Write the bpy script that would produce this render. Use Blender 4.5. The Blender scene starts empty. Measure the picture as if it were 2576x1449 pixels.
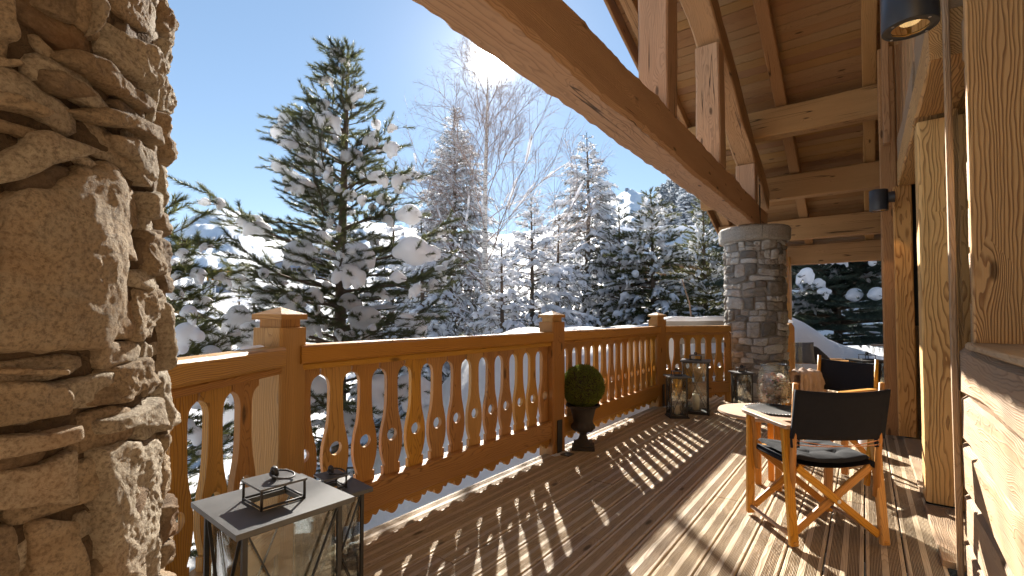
import bpy, bmesh, math, random
import numpy as np
from mathutils import Vector, Matrix, noise

random.seed(7)
rng = np.random.default_rng(7)
scene = bpy.context.scene
C = scene.collection

# ---------------------------------------------------------------- camera
YAW = math.radians(36.65); PITCH = math.radians(1.64); FPX = 1192.0
CAM = Vector((0, 0, 1.25))
FWD = Vector((-math.sin(YAW)*math.cos(PITCH), math.cos(YAW)*math.cos(PITCH), math.sin(PITCH)))
RGT = Vector((math.cos(YAW), math.sin(YAW), 0))
UPV = RGT.cross(FWD)
cd = bpy.data.cameras.new("camera"); cam = bpy.data.objects.new("camera", cd); C.objects.link(cam)
cam.location = CAM
cam.rotation_euler = (math.pi/2 + PITCH, 0, YAW)
cd.sensor_width = 36.0; cd.lens = 36.0*FPX/2576.0
cd.shift_y = 34.5/2576.0
cd.clip_start = 0.05; cd.clip_end = 12000
scene.camera = cam

def ray(x, y):
    return FWD + RGT*((x-1288)/FPX) + UPV*((759-y)/FPX)
def at(x, y, z):
    """world point seen at (x, y) of the 2576 wide picture, at depth z"""
    return CAM + ray(x, y)*z

# ---------------------------------------------------------------- light
SUN = ray(1235, 150).normalized()
sun_el = math.asin(SUN.z)
sun_az = math.atan2(SUN.x, SUN.y)          # clockwise from +Y
world = bpy.data.worlds.new("World"); scene.world = world; world.use_nodes = True
wn = world.node_tree; wn.nodes.clear()
out = wn.nodes.new("ShaderNodeOutputWorld"); bg = wn.nodes.new("ShaderNodeBackground")
sky = wn.nodes.new("ShaderNodeTexSky"); sky.sky_type = 'NISHITA'; sky.sun_disc = False
sky.sun_elevation = sun_el; sky.sun_rotation = sun_az
sky.altitude = 1500; sky.air_density = 1.0; sky.dust_density = 0.05; sky.ozone_density = 1.5
bg.inputs[1].default_value = 0.093
# the sun's own disc and the bright aureole round it, fixed to the sun's direction in the sky
tcw = wn.nodes.new("ShaderNodeTexCoord"); dt = wn.nodes.new("ShaderNodeVectorMath"); dt.operation = 'DOT_PRODUCT'
wn.links.new(tcw.outputs['Generated'], dt.inputs[0]); dt.inputs[1].default_value = SUN
ac = wn.nodes.new("ShaderNodeMath"); ac.operation = 'ARCCOSINE'; wn.links.new(dt.outputs['Value'], ac.inputs[0])
def wm(op, a, b):
    n = wn.nodes.new("ShaderNodeMath"); n.operation = op
    for i, v in enumerate((a, b)):
        if isinstance(v, (int, float)): n.inputs[i].default_value = v
        else: wn.links.new(v, n.inputs[i])
    return n.outputs[0]
au = wm('ADD', wm('MULTIPLY', wm('EXPONENT', wm('MULTIPLY', ac.outputs[0], -130.0), 0), 60.0), wm('MULTIPLY', wm('EXPONENT', wm('MULTIPLY', ac.outputs[0], -14.0), 0), .22))
bg2 = wn.nodes.new("ShaderNodeBackground"); bg2.inputs[0].default_value = (1.0, .96, .88, 1); wn.links.new(au, bg2.inputs[1])
ads = wn.nodes.new("ShaderNodeAddShader")
# even tone response for the whole sky: the photograph holds the blue right up to the sun
sc1 = wn.nodes.new("ShaderNodeVectorMath"); sc1.operation = 'SCALE'; sc1.inputs['Scale'].default_value = .1; wn.links.new(sky.outputs[0], sc1.inputs[0])
gm = wn.nodes.new("ShaderNodeGamma"); gm.inputs[1].default_value = .62; wn.links.new(sc1.outputs[0], gm.inputs[0])
hs = wn.nodes.new("ShaderNodeHueSaturation"); hs.inputs['Saturation'].default_value = 1.22; wn.links.new(gm.outputs[0], hs.inputs['Color'])
sc2 = wn.nodes.new("ShaderNodeVectorMath"); sc2.operation = 'SCALE'; sc2.inputs['Scale'].default_value = 3.6; wn.links.new(hs.outputs[0], sc2.inputs[0])
wn.links.new(sc2.outputs[0], bg.inputs[0]); wn.links.new(bg.outputs[0], ads.inputs[0]); wn.links.new(bg2.outputs[0], ads.inputs[1]); wn.links.new(ads.outputs[0], out.inputs[0])
sd = bpy.data.lights.new("sun", 'SUN'); sd.energy = 5.0; sd.angle = math.radians(0.5); sd.color = (1.0, 0.93, 0.82)
so = bpy.data.objects.new("sun", sd); C.objects.link(so)
so.rotation_euler = SUN.to_track_quat('Z', 'Y').to_euler(); so.location = (-4, 5, 8)
vs = scene.view_settings
vs.view_transform = 'Standard'; vs.look = 'None'; vs.gamma = 1; vs.exposure = 2.05; vs.use_curve_mapping = False
scene.render.engine = 'CYCLES'
scene.cycles.max_bounces = 8; scene.cycles.diffuse_bounces = 4; scene.cycles.transparent_max_bounces = 16
scene.cycles.use_denoising = True
scene.cycles.sample_clamp_indirect = 8.0

# ---------------------------------------------------------------- materials
class NT:
    def __init__(s, name):
        s.m = bpy.data.materials.new(name); s.m.use_nodes = True
        s.t = s.m.node_tree; s.t.nodes.clear()
        s.out = s.n("ShaderNodeOutputMaterial")
    def n(s, typ, **kw):
        nd = s.t.nodes.new(typ)
        for k, v in kw.items():
            if k.startswith('i_'):
                key = k[2:]; key = int(key) if key.isdigit() else key.replace('_', ' ')
                nd.inputs[key].default_value = v
            else: setattr(nd, k, v)
        return nd
    def l(s, a, b): s.t.links.new(a, b)
    def math(s, op, a, b=None, c=None):
        nd = s.n("ShaderNodeMath", operation=op)
        for i, v in enumerate((a, b, c)):
            if v is None: continue
            if isinstance(v, (int, float)): nd.inputs[i].default_value = v
            else: s.l(v, nd.inputs[i])
        return nd.outputs[0]
    def vmul(s, a, vec):
        nd = s.n("ShaderNodeVectorMath", operation='MULTIPLY'); s.l(a, nd.inputs[0]); nd.inputs[1].default_value = vec
        return nd.outputs[0]
    def vadd(s, a, b):
        nd = s.n("ShaderNodeVectorMath", operation='ADD'); s.l(a, nd.inputs[0])
        if isinstance(b, tuple): nd.inputs[1].default_value = b
        else: s.l(b, nd.inputs[1])
        return nd.outputs[0]
    def noise(s, vec, scale, detail=4, rough=.55, dist=0):
        nd = s.n("ShaderNodeTexNoise"); nd.inputs['Scale'].default_value = scale
        nd.inputs['Detail'].default_value = detail; nd.inputs['Roughness'].default_value = rough
        nd.inputs['Distortion'].default_value = dist
        s.l(vec, nd.inputs['Vector']); return nd.outputs['Fac']
    def ramp(s, fac, stops):
        nd = s.n("ShaderNodeValToRGB"); e = nd.color_ramp.elements
        while len(e) < len(stops): e.new(0.5)
        for el, (p, c) in zip(e, stops):
            el.position = p; el.color = (*c, 1) if len(c) == 3 else c
        s.l(fac, nd.inputs[0]); return nd.outputs[0]
    def mix(s, fac, a, b, mode='MIX'):
        nd = s.n("ShaderNodeMix", data_type='RGBA', blend_type=mode)
        for v, i in ((fac, 0), (a, 6), (b, 7)):
            if isinstance(v, (int, float)): nd.inputs[i].default_value = v
            elif isinstance(v, tuple): nd.inputs[i].default_value = (*v, 1)
            else: s.l(v, nd.inputs[i])
        return nd.outputs[2]
    def bsdf(s, col, rough=.6, bump=None, strength=.3, dist=.01, spec=.4, **kw):
        p = s.n("ShaderNodeBsdfPrincipled")
        if isinstance(col, tuple): p.inputs['Base Color'].default_value = (*col, 1)
        else: s.l(col, p.inputs['Base Color'])
        if isinstance(rough, (int, float)): p.inputs['Roughness'].default_value = rough
        else: s.l(rough, p.inputs['Roughness'])
        p.inputs['Specular IOR Level'].default_value = spec
        for k, v in kw.items(): p.inputs[k.replace('_', ' ')].default_value = v
        if bump is not None:
            b = s.n("ShaderNodeBump"); b.inputs['Strength'].default_value = strength; b.inputs['Distance'].default_value = dist
            s.l(bump, b.inputs['Height']); s.l(b.outputs[0], p.inputs['Normal'])
        s.l(p.outputs[0], s.out.inputs[0]); return p

def scl(c, k): return tuple(v*k for v in c)

def wood(name, light, dark, ringf=22.0, rough=.62, grain=.5, bump=.5, knot=True, grey=0.0, crack=False, vary=.28):
    t = NT(name)
    tc = t.n("ShaderNodeTexCoord"); oi = t.n("ShaderNodeObjectInfo")
    rv = t.n("ShaderNodeTexWhiteNoise", noise_dimensions='1D'); t.l(oi.outputs['Random'], rv.inputs['W'])
    off = t.n("ShaderNodeVectorMath", operation='MULTIPLY_ADD'); t.l(rv.outputs['Color'], off.inputs[0])
    off.inputs[1].default_value = (20, .3, .3); off.inputs[2].default_value = (0, .12, -.42)
    p = t.vadd(tc.outputs['Object'], off.outputs[0])
    # knots
    kv = t.n("ShaderNodeTexVoronoi", feature='F1'); kv.inputs['Scale'].default_value = 1.0
    t.l(t.vmul(p, (2.6, 8.5, 8.5)), kv.inputs['Vector'])
    kd = kv.outputs['Distance']
    kn = t.n("ShaderNodeSeparateColor"); t.l(kv.outputs['Color'], kn.inputs[0])
    kon = t.math('GREATER_THAN', kn.outputs[0], .62)
    kmask = kon
    mr = t.n("ShaderNodeMapRange", interpolation_type='SMOOTHSTEP'); t.l(kd, mr.inputs[0])
    mr.inputs[1].default_value = .07; mr.inputs[2].default_value = .16; mr.inputs[3].default_value = 1; mr.inputs[4].default_value = 0
    kdark = t.math('MULTIPLY', mr.outputs[0], kmask)
    mr2 = t.n("ShaderNodeMapRange", interpolation_type='SMOOTHSTEP'); t.l(kd, mr2.inputs[0])
    mr2.inputs[1].default_value = 0.0; mr2.inputs[2].default_value = .55; mr2.inputs[3].default_value = 1; mr2.inputs[4].default_value = 0
    kwarp = t.math('MULTIPLY', mr2.outputs[0], kmask)
    # growth rings
    wn1 = t.noise(t.vmul(p, (1.3, 7, 7)), 1.0, 3)
    sep = t.n("ShaderNodeSeparateXYZ"); t.l(p, sep.inputs[0])
    r = t.math('SQRT', t.math('ADD', t.math('MULTIPLY', sep.outputs[1], sep.outputs[1]), t.math('MULTIPLY', sep.outputs[2], sep.outputs[2])))
    r = t.math('ADD', r, t.math('MULTIPLY', wn1, .085))
    r = t.math('ADD', r, t.math('MULTIPLY', kwarp, .035))
    s = t.math('FRACT', t.math('MULTIPLY', r, ringf*4))
    line = t.n("ShaderNodeMapRange", interpolation_type='SMOOTHSTEP'); t.l(s, line.inputs[0])
    line.inputs[1].default_value = .45; line.inputs[2].default_value = .95; line.inputs[3].default_value = 0; line.inputs[4].default_value = 1
    edge = t.n("ShaderNodeMapRange"); t.l(s, edge.inputs[0]); edge.inputs[1].default_value = .95; edge.inputs[2].default_value = 1.0; edge.inputs[3].default_value = 1; edge.inputs[4].default_value = 0
    late = t.math('MULTIPLY', line.outputs[0], edge.outputs[0])
    fine = t.noise(t.vmul(p, (6, 260, 260)), 1.0, 3, .7)
    broad = t.noise(t.vmul(p, (.8, 7, 7)), 1.0, 3)
    f = t.math('ADD', t.math('MULTIPLY', late, .55*grain*2), t.math('MULTIPLY', fine, .45))
    f = t.math('ADD', f, t.math('MULTIPLY', t.math('SUBTRACT', broad, .5), .9))
    col = t.ramp(f, [(.08, scl(light, 1.12)), (.45, light), (.95, dark)])
    # per piece tone
    hv = t.n("ShaderNodeHueSaturation"); t.l(col, hv.inputs['Color'])
    rr = t.n("ShaderNodeTexWhiteNoise", noise_dimensions='1D'); t.l(t.math('ADD', oi.outputs['Random'], 3.7), rr.inputs['W'])
    t.l(t.math('MULTIPLY_ADD', rr.outputs['Value'], vary, 1-vary/2), hv.inputs['Value'])
    t.l(t.math('MULTIPLY_ADD', rv.outputs['Value'], .14, .93), hv.inputs['Saturation'])
    t.l(t.math('MULTIPLY_ADD', rr.outputs['Value'], .014, .493), hv.inputs['Hue'])
    col = hv.outputs[0]
    if grey > 0:
        gn = t.noise(t.vmul(p, (1.6, 9, 9)), 1.0, 5, .65)
        gm = t.ramp(gn, [(.42, (0, 0, 0)), (.62, (1, 1, 1))])
        col = t.mix(t.math('MULTIPLY', gm, grey), col, tuple(.35*v+.11 for v in light))
    if knot: col = t.mix(t.math('MULTIPLY', kdark, .85), col, scl(dark, .35))
    h = t.math('SUBTRACT', t.math('MULTIPLY', fine, .5), t.math('MULTIPLY', late, -.8))
    if crack:
        cn = t.noise(t.vmul(p, (.22, 9, 9)), 1.0, 2, .5)
        cm = t.ramp(t.math('ABSOLUTE', t.math('SUBTRACT', cn, .5)), [(.002, (1, 1, 1)), (.009, (0, 0, 0))])
        cg = t.ramp(t.noise(t.vmul(p, (.8, 3, 3)), 1.0, 2), [(.50, (0, 0, 0)), (.56, (1, 1, 1))]); cm = t.math('MULTIPLY', cm, cg)
        col = t.mix(cm, col, scl(dark, .25)); h = t.math('SUBTRACT', h, t.math('MULTIPLY', cm, 3.0))
    t.bsdf(col, rough, h, bump, .003, spec=.3)
    return t.m

M = {}
M['rail'] = wood('rail_wood', (.42, .210, .050), (.20, .088, .020), 34, .5, .5, .5, vary=.26)
M['post'] = wood('post_wood', (.38, .200, .064), (.18, .085, .027), 30, .6, .42, .5, grey=.10)
M['beam'] = wood('beam_wood', (.48, .305, .190), (.28, .165, .095), 26, .62, .42, .6, crack=True)
M['roofwood'] = wood('roof_timber', (.40, .235, .110), (.21, .112, .047), 28, .65, .42, .5, crack=True)
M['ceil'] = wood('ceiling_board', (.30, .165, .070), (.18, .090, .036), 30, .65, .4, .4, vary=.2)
M['wallpost'] = wood('window_post_wood', (.60, .350, .125), (.33, .160, .048), 24, .6, .6, 1.0)
M['log'] = wood('weathered_log', (.42, .285, .165), (.25, .150, .075), 40, .7, .42, .9, grey=.35, vary=.16)
M['deck'] = wood('deck_larch', (.46, .350, .230), (.28, .200, .120), 26, .6, .45, .5, grey=.22, vary=.2)
M['groove'] = wood('deck_groove_dark', (.125, .080, .046), (.08, .048, .026), 26, .8, .4, .3, knot=False)  # darker wood tone for the groove floors
M['teak'] = wood('teak', (.52, .235, .042), (.27, .105, .018), 30, .42, .4, .3, knot=False)
M['teakgrey'] = wood('worn_teak', (.46, .30, .18), (.24, .13, .07), 30, .55, .5, .4, knot=False, grey=.4)
M['greywood'] = wood('grey_fence_wood', (.26, .24, .22), (.13, .115, .10), 22, .75, .5, .6)
M['farwood'] = wood('chalet_wood', (.34, .20, .10), (.18, .09, .04), 6, .75, .4, .2)

def snow_mat(name, base=(.90, .91, .94), bscale=22, bd=.012, st=.5):
    t = NT(name); tc = t.n("ShaderNodeTexCoord")
    n1 = t.noise(tc.outputs['Object'], bscale, 5, .6); n2 = t.noise(tc.outputs['Object'], bscale*9, 3, .6)
    h = t.math('ADD', n1, t.math('MULTIPLY', n2, .25))
    p = t.bsdf(base, .55, h, st, bd, spec=.25)
    p.inputs['Sheen Weight'].default_value = .0
    tr = t.n("ShaderNodeBsdfTranslucent"); tr.inputs[0].default_value = (.93, .94, .98, 1)
    mx = t.n("ShaderNodeMixShader"); mx.inputs[0].default_value = .45
    t.l(p.outputs[0], mx.inputs[1]); t.l(tr.outputs[0], mx.inputs[2]); t.l(mx.outputs[0], t.out.inputs[0])
    return t.m
M['snow'] = snow_mat('tree_snow')
M['gsnow'] = snow_mat('ground_snow', bscale=1.6, bd=.12, st=.5)

def needle_mat(name, c1, c2, trans=.35):
    t = NT(name); g = t.n("ShaderNodeNewGeometry"); tc = t.n("ShaderNodeTexCoord")
    n = t.noise(tc.outputs['Object'], 3.0, 3)
    f = t.math('ADD', t.math('MULTIPLY', g.outputs['Random Per Island'], .6), t.math('MULTIPLY', n, .4))
    col = t.ramp(f, [(.15, c2), (.8, c1)])
    p = t.bsdf(col, .5, spec=.35)
    tr = t.n("ShaderNodeBsdfTranslucent"); t.l(col, tr.inputs[0])
    mx = t.n("ShaderNodeMixShader"); mx.inputs[0].default_value = trans
    t.l(p.outputs[0], mx.inputs[1]); t.l(tr.outputs[0], mx.inputs[2]); t.l(mx.outputs[0], t.out.inputs[0])
    return t.m
M['pine'] = needle_mat('pine_needles', (.135, .140, .055), (.050, .060, .032), .45)
M['frost'] = needle_mat('frosted_needles', (.55, .60, .66), (.20, .23, .26), .4)
M['spruce'] = needle_mat('spruce_needles', (.080, .090, .045), (.028, .036, .022), .3)
M['bluepine'] = needle_mat('dark_pine_needles', (.125, .165, .125), (.045, .065, .050), .35)
M['yellowpine'] = needle_mat('green_pine_needles', (.14, .14, .04), (.05, .06, .02), .4)
M['box'] = needle_mat('boxwood_leaves', (.24, .27, .045), (.09, .115, .018), .4)

def simple(name, col, rough=.6, bscale=40, st=.3, bd=.004, var=.25, spec=.4, **kw):
    t = NT(name); tc = t.n("ShaderNodeTexCoord")
    n = t.noise(tc.outputs['Object'], bscale, 5, .6); n2 = t.noise(tc.outputs['Object'], bscale*.12, 3)
    c = t.ramp(t.math('MULTIPLY_ADD', n, .5, t.math('MULTIPLY', n2, .5)), [(.25, scl(col, 1-var)), (.75, scl(col, 1+var))])
    t.bsdf(c, rough, n, st, bd, spec=spec, **kw); return t.m
M['bark'] = simple('bark', (.12, .085, .06), .85, 30, .9, .02, .45)
M['twig'] = simple('birch_twig', (.30, .215, .18), .7, 30, .3, .005, .3)
M['iron'] = simple('black_iron', (.026, .024, .023), .5, 60, .3, .001, .3, spec=.5)
M['irontop_lit'] = simple('sunlit_iron_top', (.085, .085, .085), .42, 25, .15, .001, .25, spec=.5)  # lantern iron lightened for the top plates, grazing sun put into the colour
M['urn'] = simple('urn_iron', (.035, .028, .024), .6, 40, .4, .003, .4)
M['black_fabric'] = simple('black_canvas', (.013, .014, .019), .9, 300, .6, .001, .2, spec=.2)
M['cushion'] = simple('charcoal_cushion', (.020, .021, .024), .95, 250, .7, .001, .25, spec=.2)
M['blanket'] = simple('beige_wool', (.50, .38, .30), .95, 120, .8, .004, .12, spec=.1)
M['cord'] = simple('leather_cord', (.45, .16, .04), .5, 60, .2, .001, .1)
M['metal'] = simple('steel', (.55, .55, .55), .3, 60, .1, .001, .1, Metallic=1.0)
M['candle'] = simple('wax', (.78, .66, .50), .4, 20, .1, .002, .05)
M['white'] = simple('white_ceramic', (.70, .72, .76), .35, 20, .1, .002, .05)
M['grey_fabric'] = simple('grey_cushion', (.12, .13, .15), .95, 150, .6, .002, .2, spec=.1)
M['orange_wall'] = simple('orange_render', (.80, .36, .05), .8, 2, .1, .01, .06)
M['grey_wall'] = simple('grey_render', (.20, .23, .30), .8, 2, .1, .01, .15)
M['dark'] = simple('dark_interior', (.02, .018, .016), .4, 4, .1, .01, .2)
M['lampbody'] = simple('lamp_enamel', (.030, .033, .040), .38, 200, .15, .0006, .1, spec=.5)
M['under'] = simple('dark_joist', (.06, .045, .03), .8, 10, .3, .01, .3)

def granite():
    t = NT('granite'); tc = t.n("ShaderNodeTexCoord")
    n = t.noise(tc.outputs['Object'], 140, 3, .7); n2 = t.noise(tc.outputs['Object'], 45, 4)
    c = t.ramp(n, [(.36, (.10, .095, .09)), (.5, (.33, .31, .28)), (.66, (.52, .50, .46))])
    t.bsdf(c, .85, t.math('ADD', n, n2), .6, .006, spec=.2); return t.m
M['granite'] = granite()
def stone(name, cols, grain=1.0, bstr=.9, bd=.012, rnd_=.4, rust=.55):
    t = NT(name); tc = t.n("ShaderNodeTexCoord"); oi = t.n("ShaderNodeObjectInfo")
    wv = t.n("ShaderNodeTexWhiteNoise", noise_dimensions='1D'); t.l(oi.outputs['Random'], wv.inputs['W'])
    off = t.n("ShaderNodeVectorMath", operation='SCALE'); t.l(wv.outputs['Color'], off.inputs[0]); off.inputs['Scale'].default_value = 9
    p = t.vadd(tc.outputs['Object'], off.outputs[0])
    n = t.noise(t.vmul(p, (1, 1, 2.2)), 9*grain, 8, .68, .6)
    n2 = t.noise(p, 150*grain, 5, .7)
    n3 = t.noise(p, 2.4*grain, 3)
    f = t.math('ADD', t.math('MULTIPLY', n, 1-rnd_), t.math('MULTIPLY', wv.outputs['Value'], rnd_))
    c = t.ramp(f, [(.28+.1*i, cc) for i, cc in enumerate(cols)])
    c = t.mix(t.ramp(n2, [(.34, (.7, .7, .7)), (.56, (0, 0, 0))]), c, scl(cols[0], .6))
    c = t.mix(t.ramp(n3, [(.52, (0, 0, 0)), (.68, (1, 1, 1))]), c, t.mix(rust, c, (.30, .14, .045)))
    h = t.math('ADD', n, t.math('MULTIPLY', n2, .35))
    t.bsdf(c, .88, h, bstr, bd, spec=.2); return t.m
M['nearstone'] = stone('brown_gneiss', [(.18, .13, .088), (.33, .25, .165), (.43, .335, .23), (.40, .34, .26), (.52, .445, .34)], 1.0, 1.0, .018, .5, .45)
M['farstone'] = stone('grey_brown_gneiss', [(.19, .18, .165), (.30, .275, .245), (.40, .37, .33), (.48, .47, .45), (.60, .59, .57)], 1.0, .9, .016, .62, .25)
M['mortar'] = simple('mortar', (.12, .085, .056), .95, 60, 1.0, .02, .35, spec=.1)
M['mortar_grey'] = simple('grey_mortar', (.26, .24, .215), .95, 60, 1.0, .02, .3, spec=.1)

def birch_bark():
    t = NT('birch_bark'); tc = t.n("ShaderNodeTexCoord")
    n = t.noise(t.vmul(tc.outputs['Object'], (3, 3, 16)), 2.0, 4, .6)
    c = t.ramp(n, [(.40, (.05, .04, .035)), (.47, (.72, .66, .60)), (.7, (.88, .84, .78))])
    t.bsdf(c, .7, n, .4, .01); return t.m
M['birch'] = birch_bark()

def glass(name, tint=(.96, .98, .97), refl=.1):
    t = NT(name)
    g = t.n("ShaderNodeBsdfGlossy"); g.inputs['Roughness'].default_value = .02
    tr = t.n("ShaderNodeBsdfTransparent"); tr.inputs[0].default_value = (*tint, 1)
    fr = t.n("ShaderNodeFresnel"); fr.inputs[0].default_value = 1.5
    mx = t.n("ShaderNodeMixShader")
    t.l(t.math('MULTIPLY_ADD', fr.outputs[0], .8, refl*.3), mx.inputs[0])
    t.l(tr.outputs[0], mx.inputs[1]); t.l(g.outputs[0], mx.inputs[2]); t.l(mx.outputs[0], t.out.inputs[0])
    return t.m
M['glass'] = glass('clear_glass')
M['window_glass'] = glass('window_pane', (.35, .37, .38), .3)
def ribbed():
    t = NT('ribbed_glass'); tc = t.n("ShaderNodeTexCoord")
    n = t.noise(t.vmul(tc.outputs['Object'], (60, 60, 5)), 1.0, 2)
    g = t.n("ShaderNodeBsdfGlass"); g.inputs['Roughness'].default_value = .02; g.inputs['IOR'].default_value = 1.35
    tr = t.n("ShaderNodeBsdfTransparent"); tr.inputs[0].default_value = (.93, .97, .97, 1)
    gl = t.n("ShaderNodeBsdfGlossy"); gl.inputs['Roughness'].default_value = .08
    b = t.n("ShaderNodeBump"); b.inputs['Strength'].default_value = .7; b.inputs['Distance'].default_value = .01
    t.l(n, b.inputs['Height']); t.l(b.outputs[0], gl.inputs['Normal'])
    lw = t.n("ShaderNodeLayerWeight"); lw.inputs[0].default_value = .25; t.l(b.outputs[0], lw.inputs['Normal'])
    mx = t.n("ShaderNodeMixShader"); t.l(t.math('MULTIPLY_ADD', lw.outputs['Facing'], .55, .02), mx.inputs[0])
    t.l(tr.outputs[0], mx.inputs[1]); t.l(gl.outputs[0], mx.inputs[2]); t.l(mx.outputs[0], t.out.inputs[0])
    return t.m
M['vase'] = ribbed()
def emis(name, col, st):
    t = NT(name); e = t.n("ShaderNodeEmission"); e.inputs[0].default_value = (*col, 1); e.inputs[1].default_value = st
    t.l(e.outputs[0], t.out.inputs[0]); return t.m
M['lamp_glow'] = emis('lamp_glow', (1.0, .62, .25), 1.1)
M['lamp_rim'] = simple('lamp_reflector', (.75, .42, .12), .25, 20, .1, .001, .1, Metallic=.6)

def mountain_mat():
    t = NT('mountain'); g = t.n("ShaderNodeNewGeometry"); tc = t.n("ShaderNodeTexCoord")
    sep = t.n("ShaderNodeSeparateXYZ"); t.l(g.outputs['Normal'], sep.inputs[0])
    n = t.noise(tc.outputs['Object'], .012, 8, .7); n2 = t.noise(tc.outputs['Object'], .06, 6, .7)
    f = t.math('ADD', sep.outputs[2], t.math('MULTIPLY', t.math('SUBTRACT', n, .5), 1.3))
    f = t.math('ADD', f, t.math('MULTIPLY', t.math('SUBTRACT', n2, .5), .7))
    c = t.ramp(f, [(.38, (.20, .21, .24)), (.50, (.84, .87, .92))])
    t.bsdf(c, .7, n2, .8, 12, spec=.1); return t.m
M['mountain'] = mountain_mat()

# ---------------------------------------------------------------- mesh helpers
WM = {}
def tag(o, label=None, cat=None, group=None, kind=None):
    if label: o['label'] = label
    if cat: o['category'] = cat
    if group: o['group'] = group
    if kind: o['kind'] = kind
    return o
def empty(name, M4, label, cat, group=None, kind=None):
    o = bpy.data.objects.new(name, None); C.objects.link(o); o.empty_display_size = .1
    if isinstance(M4, (tuple, Vector)): M4 = Matrix.Translation(Vector(M4))
    o.matrix_basis = M4; WM[o] = M4.copy()
    return tag(o, label, cat, group, kind)
def link(name, mesh, M4=None, parent=None):
    o = bpy.data.objects.new(name, mesh); C.objects.link(o)
    M4 = M4 if M4 is not None else Matrix.Identity(4)
    if isinstance(M4, (tuple, Vector)): M4 = Matrix.Translation(Vector(M4))
    if parent is not None:
        o.parent = parent; o.matrix_basis = WM[parent].inverted() @ M4
    else: o.matrix_basis = M4
    WM[o] = M4.copy()
    return o
def copy_tree(src, M4, label, parent=None):
    """copy a thing with its parts; M4 = new world matrix of the thing"""
    c = src.copy(); C.objects.link(c)
    c.parent = parent
    c.matrix_basis = M4 if parent is None else src.matrix_basis
    WM[c] = M4
    if label: c['label'] = label
    for ch in list(src.children):
        copy_tree(ch, M4 @ ch.matrix_basis, None, c)
    return c

class MB:
    def __init__(s): s.v = []; s.f = []; s.m = []
    def add(s, vs, fs, mi=0):
        o = len(s.v); s.v += [tuple(v) for v in vs]; s.f += [tuple(i+o for i in f) for f in fs]; s.m += [mi]*len(fs)
    def box(s, x0, x1, y0, y1, z0, z1, mi=0, T=None):
        vs = [Vector((x, y, z)) for z in (z0, z1) for y in (y0, y1) for x in (x0, x1)]
        if T is not None: vs = [T @ v for v in vs]
        s.add(vs, [(0, 2, 3, 1), (4, 5, 7, 6), (0, 1, 5, 4), (2, 6, 7, 3), (0, 4, 6, 2), (1, 3, 7, 5)], mi)
    def tube(s, pts, rad, n=8, mi=0, caps=True, flat=1.0):
        pts = [Vector(p) for p in pts]; k = len(pts)
        if not hasattr(rad, '__len__'): rad = [rad]*k
        o = len(s.v); up = Vector((0, 0, 1)); pt = (pts[1]-pts[0]).normalized()
        if abs(pt.z) > .9: up = Vector((1, 0, 0))
        for i, p in enumerate(pts):
            t = (pts[min(i+1, k-1)] - pts[max(i-1, 0)]).normalized()
            a = t.cross(up)
            if a.length < 1e-4: a = t.orthogonal()
            a.normalize(); b = a.cross(t).normalized()
            for j in range(n):
                q = 2*math.pi*j/n
                s.v.append(tuple(p + a*math.cos(q)*rad[i] + b*math.sin(q)*rad[i]*flat))
        for i in range(k-1):
            for j in range(n):
                s.f.append((o+i*n+j, o+i*n+(j+1) % n, o+(i+1)*n+(j+1) % n, o+(i+1)*n+j)); s.m.append(mi)
        if caps:
            s.f.append(tuple(o+j for j in reversed(range(n)))); s.m.append(mi)
            s.f.append(tuple(o+(k-1)*n+j for j in range(n))); s.m.append(mi)
    def bar(s, a, b, w, h, up=(0, 0, 1), mi=0):
        a = Vector(a); b = Vector(b); t = (b-a).normalized(); u = Vector(up)
        sd_ = t.cross(u).normalized(); u = sd_.cross(t).normalized()
        vs = [p + sd_*sx*w/2 + u*sy*h/2 for p in (a, b) for sy in (-1, 1) for sx in (-1, 1)]
        s.add(vs, [(0, 1, 3, 2), (4, 6, 7, 5), (0, 4, 5, 1), (2, 3, 7, 6), (0, 2, 6, 4), (1, 5, 7, 3)], mi)
    def lathe(s, prof, n=24, mi=0, lobes=None):
        o = len(s.v); k = len(prof)
        for i, (r, z) in enumerate(prof):
            for j in range(n):
                q = 2*math.pi*j/n; rr = r
                if lobes and lobes(i): rr = r*(1+.06*math.cos(q*n/4))
                s.v.append((rr*math.cos(q), rr*math.sin(q), z))
        for i in range(k-1):
            for j in range(n):
                s.f.append((o+i*n+j, o+i*n+(j+1) % n, o+(i+1)*n+(j+1) % n, o+(i+1)*n+j)); s.m.append(mi)
    def mesh(s, name, mats, smooth=False, bevel=0, recalc=True):
        me = bpy.data.meshes.new(name); me.from_pydata(s.v, [], s.f)
        for m in (mats if isinstance(mats, (list, tuple)) else [mats]): me.materials.append(m)
        me.polygons.foreach_set('material_index', s.m)
        if recalc or bevel:
            bm = bmesh.new(); bm.from_mesh(me)
            if bevel:
                bmesh.ops.bevel(bm, geom=list(bm.edges), offset=bevel, segments=1, profile=.5, affect='EDGES')
            bmesh.ops.recalc_face_normals(bm, faces=bm.faces)
            bm.to_mesh(me); bm.free()
        if smooth: me.polygons.foreach_set('use_smooth', [True]*len(me.polygons))
        me.update(); return me
    def build(s, name, mats, parent=None, M4=None, **kw):
        return link(name, s.mesh(name, mats, **kw), M4, parent)

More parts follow.
